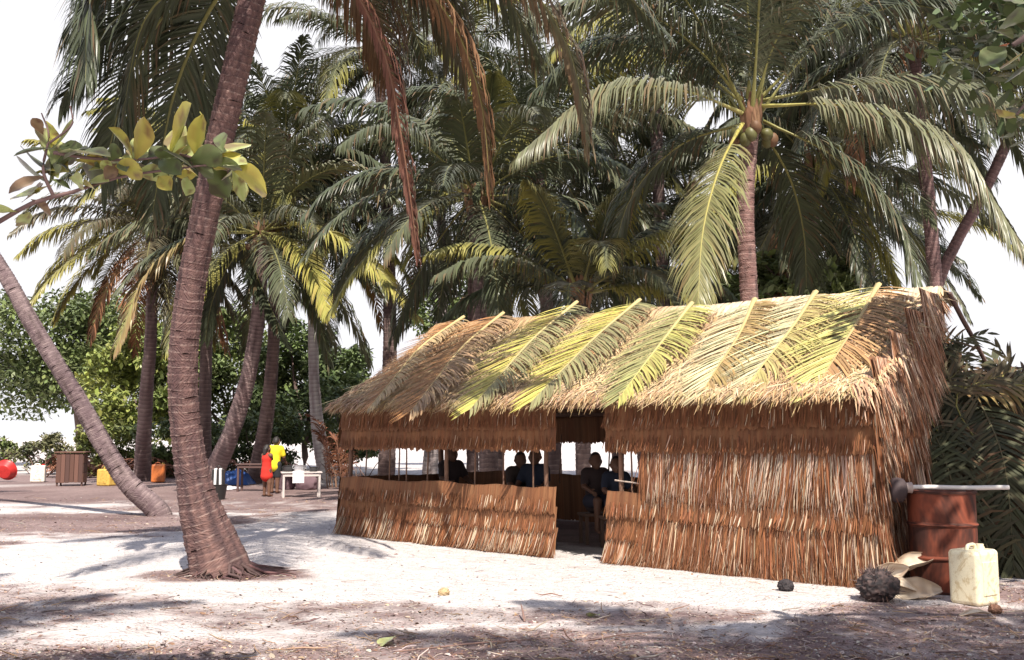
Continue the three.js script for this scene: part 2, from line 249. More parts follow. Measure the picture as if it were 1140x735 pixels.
// the big palm beside the sand clearing; its crown is above the picture
const bigPalm = palm({ seed: 11, label: 'large coconut palm with thick ringed trunk and flared roots standing alone on the sand', trunk: trunkPx([[246, 637], [221, 560], [206, 470], [204, 400], [211, 330], [226, 250], [244, 160], [262, 80], [280, 0], [296, -70]], 10.2, 9.3),
  radii: [0.30, 0.25, 0.172, 0.150, 0.145, 0.142, 0.14, 0.138, 0.136, 0.134, 0.132, 0.13], bark: { spacing: 0.075, sides: 44, lobes: 1.5, col: [0.095, 0.048, 0.048], col2: [0.20, 0.112, 0.096], dark: [0.05, 0.028, 0.03] }, count: 17, len: 3.9, elHi: 1.3, elLo: 0.2, turn: 0.6, nuts: 0, deadShare: 0,
  skip: (x, z, el) => x < -0.2 && z < 0.75 && el < 0.75,
  own: [
    { pts: px([[285, -60], [225, -45], [130, 20], [68, 112]], 9.4, 10.2), droop: 1.0, leaf: 0.9 },
    { pts: px([[285, -60], [215, -20], [150, 70], [112, 205]], 9.4, 10.0), droop: 0.7, leaf: 0.95 },
    { pts: px([[288, -55], [240, 0], [195, 100], [170, 235]], 9.4, 10.8), droop: 0.5, leaf: 0.95 },
    { pts: px([[285, -60], [180, -70], [105, -10], [95, 90]], 9.4, 8.8), droop: 1.0, leaf: 0.9 },
    { pts: px([[288, -50], [235, -40], [165, 15], [135, 130]], 9.4, 9.2), droop: 0.6, leaf: 0.9 },
    { pts: px([[288, -50], [250, 0], [226, 90], [212, 215]], 9.4, 11.2), droop: 0.5, leaf: 0.9 },
    { pts: px([[285, -55], [200, -60], [120, -20], [85, 60]], 9.4, 10.6), droop: 0.9, leaf: 0.9 },
    { pts: px([[310, -60], [372, -40], [425, 50], [448, 160], [466, 292]], 9.4, 10.0), col: mixc(DEAD, DEADRED, 0.6), tip: DEADRED, dry: true, droop: 1.8, leaf: 0.42, ragged: 0.25, rib: [0.2, 0.1, 0.06] },
    { pts: px([[310, -70], [410, -65], [498, 15], [534, 105], [546, 215]], 9.4, 9.8), col: mixc(DEAD, GREEN, 0.45), tip: DEAD, dry: true, droop: 1.6, leaf: 0.6, ragged: 0.12 },
    { pts: px([[305, -60], [360, -55], [410, 0], [440, 90]], 9.4, 10.8), col: mixc(GREEN, DEAD, 0.35), tip: DEAD, droop: 1.7, leaf: 0.95 },
    { pts: px([[310, -70], [400, -75], [478, -15], [520, 80]], 9.4, 10.6), col: mixc(GREEN, DEAD, 0.2), droop: 1.7, leaf: 1.0 },
    { pts: px([[310, -80], [450, -105], [575, -30], [632, 50], [656, 160]], 9.4, 9.9), col: mixc(GREEN, PALE, 0.6), tip: DEAD, droop: 1.6, leaf: 0.75 },
    { pts: px([[310, -80], [440, -110], [540, -40], [606, 70]], 9.4, 10.8), col: mixc(GREEN, PALE, 0.3), droop: 1.7, leaf: 1.0 },
    { pts: px([[310, -75], [500, -110], [640, -60], [740, 40]], 9.4, 11.5), droop: 1.5, leaf: 0.95 },
  ] });
{ // its roots, spreading into the sand
  const S = new Strips(), R = rng(12);
  for (let i = 0; i < 420; i++) {
    const side = R() < 0.55, a = side ? (R() - 0.5) * 1.9 : R() * 6.28, r0 = 0.25 + R() * 0.07, l = (side ? 0.25 + 0.5 * R() * R() : 0.12 + 0.18 * R()), y0 = 0.015 + R() * R() * 0.13, p = [];
    let ang = a; for (let k = 0; k <= 5; k++) { const t = k / 5, r = r0 - 0.05 + l * t; ang += (R() - 0.5) * 0.34; p.push(V(Math.cos(ang) * r + 0.0, lerp(y0, -0.015, Math.pow(t, 0.7)) + 0.012 * R(), Math.sin(ang) * r)); }
    S.tube(p, p.map((_, k) => lerp(0.009 + 0.006 * (i % 3), 0.003, k / 5)), jit([0.085, 0.045, 0.043], R, 0.5), 5);
  }
  part('roots', S.geo(), DRY, bigPalm);
}
// leaning palm at the edge of the clearing; crown outside the picture
palm({ seed: 23, label: 'slender dark palm trunk leaning steeply away from the clearing', trunk: trunkPx([[178, 574], [140, 535], [84, 440], [40, 368], [0, 298], [-90, 180], [-260, 60]], 17.6, 17.0), radii: [0.2, 0.165, 0.145, 0.138, 0.132, 0.125, 0.12, 0.12], bark: { spacing: 0.06, sides: 18, col: [0.13, 0.085, 0.095], col2: [0.27, 0.2, 0.2], lobes: 0.9 }, count: 12, len: 3.4, far: true, deadShare: 0.2 });
// palms at the back of the clearing
const lit = mixc(PALE, YELLOW, 0.75);  // yellow sunlight painted into the colour of these fronds
palm({ seed: 31, label: 'curved pink-grey palm trunk behind the big palm, crown of bright yellow-green fronds', trunk: trunkPx([[232, 541], [258, 480], [276, 420], [288, 345], [290, 262]], 27.0, 25.5), radii: [0.32, 0.25, 0.22, 0.2, 0.19, 0.18], bark: { spacing: 0.1, col: [0.19, 0.12, 0.12], col2: [0.34, 0.25, 0.24] }, count: 22, elLo: -0.8, len: 4.2, far: true, turn: 0.4, nuts: 6, col: mixc(GREEN, PALE, 0.3),
  own: [
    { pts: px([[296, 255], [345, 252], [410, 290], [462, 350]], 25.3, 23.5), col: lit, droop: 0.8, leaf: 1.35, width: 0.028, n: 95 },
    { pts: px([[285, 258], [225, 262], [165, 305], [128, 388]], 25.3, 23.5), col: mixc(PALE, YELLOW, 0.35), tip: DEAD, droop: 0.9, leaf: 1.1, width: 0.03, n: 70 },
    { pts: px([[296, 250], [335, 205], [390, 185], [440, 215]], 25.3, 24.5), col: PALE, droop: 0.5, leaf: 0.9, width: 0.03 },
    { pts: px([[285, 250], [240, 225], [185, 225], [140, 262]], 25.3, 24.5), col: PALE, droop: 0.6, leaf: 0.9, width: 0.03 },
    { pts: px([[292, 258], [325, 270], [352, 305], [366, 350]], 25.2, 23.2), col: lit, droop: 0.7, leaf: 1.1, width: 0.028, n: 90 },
    { pts: px([[290, 262], [282, 290], [300, 340], [322, 385]], 25.3, 25.0), col: GREEN, droop: 0.4, leaf: 0.8, width: 0.03 },
    { pts: px([[290, 262], [262, 285], [238, 330], [228, 380]], 25.3, 26.0), col: GREEN, droop: 0.4, leaf: 0.8, width: 0.03 },
  ] });
palm({ seed: 37, label: 'straight dark palm trunk beside the red dressed child', trunk: trunkPx([[284, 540], [296, 470], [304, 390], [306, 300], [318, 165]], 29, 28), radii: [0.28, 0.21, 0.18, 0.17, 0.16, 0.15], bark: { spacing: 0.11, col: [0.14, 0.085, 0.08], col2: [0.25, 0.17, 0.15] }, count: 32, len: 4.3, far: true, turn: 1.1, elLo: -1.0, nuts: 5 });
palm({ seed: 41, label: 'pale straight palm trunk at the back near the corner of the hut', trunk: trunkPx([[366, 538], [354, 478], [349, 400], [350, 330], [362, 235]], 29.5, 28.5), radii: [0.34, 0.21, 0.16, 0.15, 0.15, 0.14], bark: { spacing: 0.12, col: [0.4, 0.36, 0.36], col2: [0.6, 0.57, 0.55], dark: [0.2, 0.15, 0.16] }, count: 28, len: 3.8, far: true, turn: 2.1, elLo: -1.0 });
palm({ seed: 43, label: 'palm with bronze drooping fronds behind the leaning trunk', trunk: trunkPx([[158, 532], [162, 450], [168, 370], [170, 256]], 31, 29), radii: [0.28, 0.22, 0.19, 0.17, 0.16], bark: { spacing: 0.13, col: [0.13, 0.08, 0.08], col2: [0.24, 0.17, 0.16] }, count: 38, len: 4.0, far: true, turn: 0.2, elLo: -1.0, col: mixc(GREEN, DEAD, 0.2), deadShare: 0.7 });
palm({ seed: 47, label: 'shadowed palm trunk half hidden behind the big palm', trunk: trunkPx([[226, 536], [228, 450], [230, 330], [222, 190]], 31, 30), radii: [0.26, 0.2, 0.18, 0.17, 0.16], bark: { spacing: 0.13, col: [0.1, 0.065, 0.06], col2: [0.19, 0.13, 0.12] }, count: 30, len: 4.4, far: true, turn: 1.7, elLo: -1.0 });
// palms behind the hut
palm({ seed: 53, label: 'palm with short thick dark trunk rising over the left end of the hut roof', trunk: trunkPx([[545, 560], [541, 400], [537, 300], [530, 222]], 20.5, 20), radii: [0.22, 0.2, 0.2, 0.21, 0.22], bark: { spacing: 0.1, col: [0.10, 0.065, 0.06], col2: [0.2, 0.14, 0.13] }, count: 32, len: 4.0, far: true, turn: 0.9, elLo: -0.7, deadShare: 0.04, dens: 66, nuts: 4, col: GREEN });
palm({ seed: 59, label: 'low young palm whose fronds fan out just above the middle of the roof ridge', trunk: trunkPx([[650, 560], [648, 420], [646, 330]], 19, 18.6), radii: [0.15, 0.15, 0.16, 0.18], bark: { spacing: 0.1 }, count: 22, len: 3.2, far: true, turn: 0.3, elHi: 1.25, elLo: 0.02, deadShare: 0.04, dens: 66, col: GREEN });
palm({ seed: 61, label: 'tall thin palm with pale trunk seen between the hut roof and the clearing palms', trunk: trunkPx([[478, 540], [488, 400], [494, 300], [486, 190]], 31, 30), radii: [0.26, 0.2, 0.17, 0.15, 0.14], bark: { spacing: 0.14, col: [0.26, 0.2, 0.2], col2: [0.45, 0.4, 0.4] }, count: 20, len: 4.3, far: true, turn: 2.6, elLo: -0.7 });
palm({ seed: 67, label: 'crowded dark palm crown in front of the sky above the middle of the roof', trunk: trunkPx([[618, 560], [612, 400], [606, 300], [596, 160]], 23.5, 23), radii: [0.2, 0.17, 0.16, 0.15, 0.15], bark: { spacing: 0.12 }, count: 24, len: 4.3, far: true, turn: 1.3, elLo: -0.8, nuts: 4 });
palm({ seed: 71, label: 'tall palm with reddish trunk and huge arching fronds directly behind the hut', trunk: trunkPx([[842, 575], [838, 420], [834, 330], [830, 230], [836, 135]], 15.9, 15.5), radii: [0.2, 0.17, 0.155, 0.145, 0.14, 0.14], bark: { spacing: 0.07, sides: 18, col: [0.19, 0.095, 0.085], col2: [0.33, 0.2, 0.18] }, count: 7, len: 4.6, turn: 0.8, elHi: 1.35, elLo: 0.85, nuts: 8, nutTurn: 1.4, deadShare: 0, dens: 90,
  own: [
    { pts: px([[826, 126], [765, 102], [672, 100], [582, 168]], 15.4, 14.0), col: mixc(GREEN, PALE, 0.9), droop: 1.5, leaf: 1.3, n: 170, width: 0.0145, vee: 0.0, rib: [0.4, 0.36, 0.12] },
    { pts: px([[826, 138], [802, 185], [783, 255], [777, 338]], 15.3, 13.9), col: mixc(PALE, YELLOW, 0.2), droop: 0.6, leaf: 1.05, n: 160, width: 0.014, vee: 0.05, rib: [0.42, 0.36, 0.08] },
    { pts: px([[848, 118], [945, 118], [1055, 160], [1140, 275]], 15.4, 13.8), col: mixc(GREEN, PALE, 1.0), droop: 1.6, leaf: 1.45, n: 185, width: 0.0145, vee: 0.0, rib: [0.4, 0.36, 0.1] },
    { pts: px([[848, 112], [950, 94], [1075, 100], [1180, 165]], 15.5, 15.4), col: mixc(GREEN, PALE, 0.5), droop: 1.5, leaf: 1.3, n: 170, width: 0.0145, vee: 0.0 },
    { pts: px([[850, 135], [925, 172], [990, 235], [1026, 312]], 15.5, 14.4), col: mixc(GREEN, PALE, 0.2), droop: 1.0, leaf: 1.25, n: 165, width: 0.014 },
    { pts: px([[833, 110], [836, 60], [832, 0], [836, -90]], 15.4, 14.8), droop: 0.4, leaf: 1.0, width: 0.016 },
    { pts: px([[842, 110], [862, 50], [892, -5], [925, -60]], 15.4, 14.6), col: mixc(GREEN, PALE, 0.9), droop: 0.6, leaf: 1.0, width: 0.016 },
    { pts: px([[826, 112], [770, 48], [690, 2], [590, 15]], 15.4, 14.6), col: mixc(GREEN, PALE, 0.3), droop: 1.3, leaf: 1.3, n: 170, width: 0.0145 },
    { pts: px([[848, 108], [920, 40], [1020, 5], [1120, 55]], 15.5, 15.4), droop: 1.3, leaf: 1.3, n: 170, width: 0.0145 },
    { pts: px([[828, 116], [755, 62], [670, 52], [600, 100]], 15.5, 16.2), droop: 1.3, leaf: 1.2, n: 160, width: 0.0145 },
    { pts: px([[846, 140], [880, 200], [895, 260], [898, 320]], 15.6, 16.6), droop: 0.6, leaf: 1.0, width: 0.016 },
    { pts: px([[828, 138], [760, 160], [705, 215], [680, 290]], 15.6, 16.6), droop: 0.8, leaf: 1.1, width: 0.016 },
  ] });
palm({ seed: 73, label: 'upright palm trunk behind the gable end of the hut with crown near the top edge', trunk: trunkPx([[1050, 560], [1042, 330], [1034, 230], [1024, 130], [1016, 48]], 19.4, 19), radii: [0.19, 0.15, 0.14, 0.135, 0.13, 0.13], bark: { spacing: 0.09, col: [0.13, 0.07, 0.07], col2: [0.25, 0.15, 0.14] }, count: 30, len: 3.9, far: true, turn: 2.0, elLo: -0.8, dens: 66, nuts: 5 });
palm({ seed: 79, label: 'palm trunk leaning outward behind the gable end of the hut', trunk: trunkPx([[1010, 560], [1044, 318], [1066, 268], [1095, 215], [1150, 95]], 20.2, 19.6), radii: [0.17, 0.13, 0.12, 0.115, 0.11, 0.11], bark: { spacing: 0.09, col: [0.13, 0.07, 0.07], col2: [0.25, 0.15, 0.14] }, count: 20, len: 3.6, far: true, turn: 0.5, elLo: -0.1, dens: 66 });
palm({ seed: 83, label: 'shaded palm crown low behind the roof between the tall palm and the gable', trunk: trunkPx([[892, 560], [894, 400], [898, 300], [906, 190]], 22.5, 22), radii: [0.24, 0.21, 0.2, 0.2, 0.2], bark: { spacing: 0.12, col: [0.1, 0.06, 0.06], col2: [0.18, 0.12, 0.11] }, count: 30, len: 4.0, far: true, turn: 1.9, elLo: -1.0, col: GREEN });
palm({ seed: 89, label: 'dark palm crown at the top edge, between the big palm and the tall palm', trunk: trunkPx([[742, 560], [738, 330], [732, 180], [728, 20]], 24.5, 24), radii: [0.2, 0.17, 0.16, 0.15, 0.15], bark: { spacing: 0.12 }, count: 22, len: 4.8, far: true, turn: 0.1, elLo: -0.8 });
palm({ seed: 97, label: 'dark palm crown at the top edge beyond the tall palm', trunk: trunkPx([[950, 560], [948, 330], [944, 180], [938, 30]], 25, 24.5), radii: [0.2, 0.17, 0.16, 0.15, 0.15], bark: { spacing: 0.12 }, count: 22, len: 4.8, far: true, turn: 2.4, elLo: -0.8 });
palm({ seed: 101, label: 'grey-green palm crown high over the clearing behind the hanging brown fronds', trunk: trunkPx([[430, 540], [434, 380], [430, 200], [420, 60]], 30, 29), radii: [0.28, 0.22, 0.19, 0.17, 0.16], bark: { spacing: 0.14 }, count: 20, len: 4.6, far: true, turn: 1.0, elLo: -0.6 });
[[560, 250, 30, 'low over the far end of the roof'], [682, 150, 30, 'midway up, above the middle of the roof'], [700, 262, 27, 'just above the ridge over the doorway'], [768, 215, 29, 'left of the tall palm trunk'], [802, 300, 26, 'lowest behind the ridge beside the tall palm trunk'], [868, 285, 27, 'lowest behind the ridge, past the tall palm'], [965, 245, 29, 'beside the upright trunk near the gable'], [520, 60, 29, 'near the top edge behind the hanging brown fronds']].forEach(([x, y, d, where], i) => palm({ seed: 500 + i * 7, label: 'palm of the far grove, its crown ' + where, group: 'palms of the dense grove', trunk: trunkPx([[x + (i % 3) * 14 - 8, 535], [x + 6, (535 + y) / 2], [x, y]], d, d - 0.6), radii: [0.2, 0.16, 0.15, 0.14], bark: { spacing: 0.16, sides: 9 }, count: 22, len: 4.4, far: true, turn: i * 1.3, elLo: -1.0, deadShare: 0.12 }));
// palms behind the viewer: their shade lies on the foreground
palm({ seed: 103, label: 'palm behind the viewer shading the near sand beside the hut', trunk: [V(5.6, 0, 2.2), V(5.2, 3, 1.8), V(4.3, 5.6, 1.1), V(3.4, 7.2, 0.6)], radii: [0.3, 0.2, 0.18, 0.16, 0.15], bark: { spacing: 0.12 }, count: 22, len: 3.6, far: true, elLo: -0.2 });
palm({ seed: 107, label: 'palm behind the viewer shading the near sand below the big palm', trunk: [V(-5.5, 0, 3.2), V(-5.0, 3, 2.4), V(-4.3, 5.6, 1.0), V(-3.9, 7.0, 0.0)], radii: [0.3, 0.2, 0.18, 0.16, 0.15], bark: { spacing: 0.12 }, count: 16, len: 3.6, far: true, elLo: 0.1 });

// ---------------------------------------------------------------- the thatched hut
const HL = 7.75, HW = 4.0, EAVE = 1.75;
const hut = thing('thatched_hut', 'long palm-thatched hut with open doorway, window gap and yellow fronds laid over its roof', 'hut', V(-2.48, 0, -14.3), -0.7207);
hut.updateMatrixWorld(true);
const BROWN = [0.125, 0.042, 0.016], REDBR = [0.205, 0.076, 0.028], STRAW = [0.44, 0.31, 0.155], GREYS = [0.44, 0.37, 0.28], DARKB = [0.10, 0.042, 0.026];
const frontF = (u, y, z) => V(u, y, z), gableF = (u, y, z) => V(HL + z, y, -u), backF = (u, y, z) => V(HL - u, y, -HW - z), endF = (u, y, z) => V(-z, y, -HW + u);
// one course of leaf thatch: a sheet of folded leaves sewn along its top, and loose leaf ends hanging from it
function course(F, u0, u1, yTop, yBot, o = {}) {
  const { z = 0, flare = 0.05, col = BROWN, col2 = REDBR, dens = 130, fringe = 0.35, fcol = [0.41, 0.28, 0.19], fmix = 0.35, seed = 1, sag = 0.012, over = 0.06, wid = 0.008, out = 0.03 } = o, R = rng(seed);
  const S = new Strips(), n = Math.max(6, Math.round((u1 - u0) / 0.02)), rows = [0, 0.08, 0.5, 0.86, 1], ids = [];
  for (let i = 0; i <= n; i++) {
    const u = lerp(u0, u1, i / n), fold = (i % 2 ? 1 : -1) * 0.0045 + 0.012 * nz(u * 4.5, seed), c0 = mixc(mixc(col, col2, clamp(0.5 + fbm(u * 3, seed, 1) * 1.4)), STRAW, 0.12 * R()), dy = sag * nz(u * 1.6, seed * 3.3) * 2 + 0.01 * nz(u * 6, seed), k = 0.8 + R() * 0.4, rag = R() * 0.05;
    ids.push(rows.map((r, q) => S.vert(F(u, lerp(yTop, yBot - rag, r) + dy, z + 0.006 + flare * r + fold + 0.012 * Math.sin(Math.PI * r) + 0.01 * nz(u * 2, r * 2, seed)), [c0[0] * k, c0[1] * k, c0[2] * k].map((v, j) => v * (q === 0 ? 0.8 : 1)))));
  }
  for (let i = 0; i < n; i++) for (let q = 0; q < rows.length - 1; q++) S.quad(ids[i][q], ids[i][q + 1], ids[i + 1][q + 1], ids[i + 1][q]);
  const sheet = part('thatch_course', S.geo(), DRY, hut);
  const B = new Strips(), m = Math.round((u1 - u0) * dens), H = yTop - yBot;
  for (let i = 0; i < m; i++) {
    const u = lerp(u0, u1, R()), top = yTop - H * (1 - fringe) * (0.55 + 0.5 * R()) , len = (top - yBot) * (0.75 + 0.45 * R()) + over * R(), lean = (R() - 0.5) * (R() < 0.12 ? 0.7 : 0.2) * len + 0.22 * len * nz(u * 1.3, seed), zz = z + 0.012 + flare * (yTop - top) / H + 0.012, curl = out * (R() * 1.2 - 0.15), tw = (R() - 0.5) * 1.2;
    if (nz(u * 9, seed * 2.7) > 0.32 && R() < 0.7) continue; const p0 = F(u, top, zz), p1 = F(u + lean * 0.3, top - len * 0.4, zz + flare * 0.35 + curl * 0.3), p2 = F(u + lean * 0.7, Math.max(0.012, top - len * 0.75), zz + flare * 0.6 + curl * 0.8), p3 = F(u + lean, Math.max(0.004, top - len), zz + flare * 0.8 + curl * 1.3);
    const side = F(1, 0, 0).sub(F(0, 0, 0)).multiplyScalar(Math.cos(tw)).add(F(0, 0, 1).sub(F(0, 0, 0)).multiplyScalar(Math.sin(tw)));
    const pat = clamp(1 + 2.6 * fbm(u * 1.7, seed * 5.1 + top, 3, 3), 0.15, 1.9), c = R() < fmix * pat ? jit(mixc(fcol, GREYS, R() * 0.6), R, 0.3) : jit(mixc(col, col2, R() * 1.3), R, 0.35);
    const w = wid * (0.35 + R() * 0.75); B.ribbon([p0, p1, p2, p3], [w * 0.7, w, w * 0.8, w * 0.12], side, c);
  }
  const f = part('loose_leaf_ends', B.geo(), DRY, sheet); f.userData.kind = 'stuff';
}
// front wall, under the window gap
[[0.80, 0.52, 0.03, 0.25, 0.12], [0.56, 0.28, 0.025, 0.25, 0.12], [0.33, 0.0, 0.02, 0.95, 0.3]].forEach(([a, b, z, fr, fm], i) => {
  course(frontF, 0.08, 4.03, a, b, { z, fringe: fr, fmix: fm, seed: 10 + i, dens: i === 2 ? 330 : 170, flare: i === 2 ? 0.09 : 0.035, out: i === 2 ? 0.06 : 0.015, wid: i === 2 ? 0.008 : 0.006, over: i === 2 ? 0.02 : 0.05, sag: 0.02 });
  course(frontF, 4.75, 5.3, a - 0.02, b, { z, fringe: fr, fmix: fm, seed: 20 + i, dens: i === 2 ? 330 : 170, flare: i === 2 ? 0.09 : 0.035, out: i === 2 ? 0.06 : 0.015, wid: i === 2 ? 0.008 : 0.006 });
});
// above the window gap and the right part
[[1.84, 1.50, 0.03], [1.55, 1.24, 0.02]].forEach(([a, b, z], i) => {
  course(frontF, 0.08, 4.03, a, b, { z, fringe: 0.15, fmix: 0.05, seed: 30 + i, dens: 160, flare: 0.028, over: 0.02, out: 0.008, wid: 0.006, sag: 0.014 });
  course(frontF, 4.74, HL + 0.09, a, b, { z, fringe: 0.2, fmix: 0.1, seed: 40 + i, dens: 180, flare: 0.03, over: 0.03, out: 0.01, wid: 0.006, sag: 0.02 });
});
course(frontF, 5.22, HL + 0.11, 1.30, 0.74, { z: 0.015, fringe: 0.95, fmix: 0.24, seed: 51, dens: 480, flare: 0.045, out: 0.025, wid: 0.007, over: 0.1, fcol: [0.42, 0.29, 0.22] });
course(frontF, 5.24, HL + 0.09, 0.86, 0.52, { z: 0.01, fringe: 0.2, fmix: 0.15, seed: 52, dens: 120, flare: 0.06, over: 0.06, out: 0.02 });
course(frontF, 5.20, HL + 0.14, 0.66, 0.0, { z: 0.02, fringe: 0.98, fmix: 0.17, seed: 53, dens: 600, flare: 0.09, out: 0.045, wid: 0.007, over: 0.04, fcol: [0.38, 0.23, 0.14] });
// gable end towards the drum
[[0.66, 0.0, 0.02, 0.12], [0.95, 0.5, 0.02, 0.05], [1.32, 0.78, 0.03, 0.07], [1.60, 1.15, 0.03, 0.06], [1.88, 1.42, 0.04, 0.06]].forEach(([a, b, z, fl], i) => course(gableF, -0.1, 1.2, a, b, { z, fringe: 0.95, fmix: 0.25, seed: 60 + i, dens: 400, flare: fl, out: 0.03, wid: 0.007, over: 0.1, fcol: [0.42, 0.28, 0.2] }));
for (let i = 0; i < 5; i++) { const b = 1.66 + i * 0.27, a = b + 0.48, ru = Math.max(0, (b + 0.12 - EAVE) / 1.2 * 2); if (ru < 2.05) course(gableF, Math.max(-0.08, ru - 0.12), 1.5 + 0.1 * i, Math.min(a, 2.92), b, { z: 0.03 + i * 0.006, fringe: 0.98, fmix: 0.3, seed: 70 + i, dens: 420, flare: 0.06, out: 0.07, wid: 0.0085, over: 0.14, fcol: [0.5, 0.34, 0.24], col: [0.24, 0.10, 0.05], col2: [0.33, 0.16, 0.085] }); }
// back wall and far end, low thatch with an open band above it
course(backF, 0, HL, 0.74, 0.0, { seed: 81, fringe: 0.6 }); course(backF, 0, HL, 1.84, 1.30, { seed: 82, fringe: 0.3, over: 0.02 });
course(endF, 0, HW, 0.8, 0.0, { seed: 83, fringe: 0.6 }); course(endF, 0, HW, 1.84, 1.25, { seed: 84, fringe: 0.3 });
{ // frame
  const R = rng(90), post = (name, a, b, r, c = [0.16, 0.085, 0.055]) => { const S = new Strips(), pts = []; for (let k = 0; k <= 5; k++) pts.push(a.clone().lerp(b, k / 5).add(V((R() - 0.5) * r * 0.7, 0, (R() - 0.5) * r * 0.7))); S.tube(pts, pts.map((_, k) => r * (1 - 0.05 * k)), () => jit(c, R, 0.2), 7); return part(name, S.geo(), DRY, hut); };
  for (const s of [0.14, 2.1, 3.78, 4.86, 5.3, HL - 0.06]) post('post', V(s, -0.1, -0.08), V(s, 1.83, -0.08), 0.034);
  for (const s of [0.06, 2.6, 5.2, HL - 0.06]) post('post', V(s, -0.1, -HW + 0.08), V(s, 1.83, -HW + 0.08), 0.045);
  for (const s of [0.05, HL - 0.12]) post('post', V(s, -0.1, -2), V(s, 2.82, -2), 0.05);
  for (const s of [0.5, 0.98, 1.18, 1.36, 1.75, 2.62, 3.1, 3.6, 5.02]) post('window_stick', V(s, 0.62, -0.03 - R() * 0.05), V(s + (R() - 0.5) * 0.06, 1.42, -0.03 - R() * 0.05), 0.012);
  for (const s of [0.9, 1.9, 3.3, 4.4, 6.0]) post('window_stick', V(s, 0.6, -HW + 0.06), V(s + 0.05, 1.42, -HW + 0.06), 0.014);
  post('ridge_pole', V(0.06, 2.98, -2), V(HL + 0.1, 2.8, -2), 0.045); post('eave_pole', V(0.05, 1.74, -0.04), V(HL + 0.05, 1.74, -0.04), 0.035); post('eave_pole', V(0.05, 1.74, -HW + 0.04), V(HL + 0.05, 1.74, -HW + 0.04), 0.035);
  post('gable_rafter', V(HL + 0.14, 2.93, -1.95), V(HL + 0.14, 1.72, -4.1), 0.028, [0.14, 0.08, 0.07]); post('rail', V(4.8, 0.9, -0.05), V(5.3, 0.86, -0.05), 0.01, [0.4, 0.33, 0.28]);
}
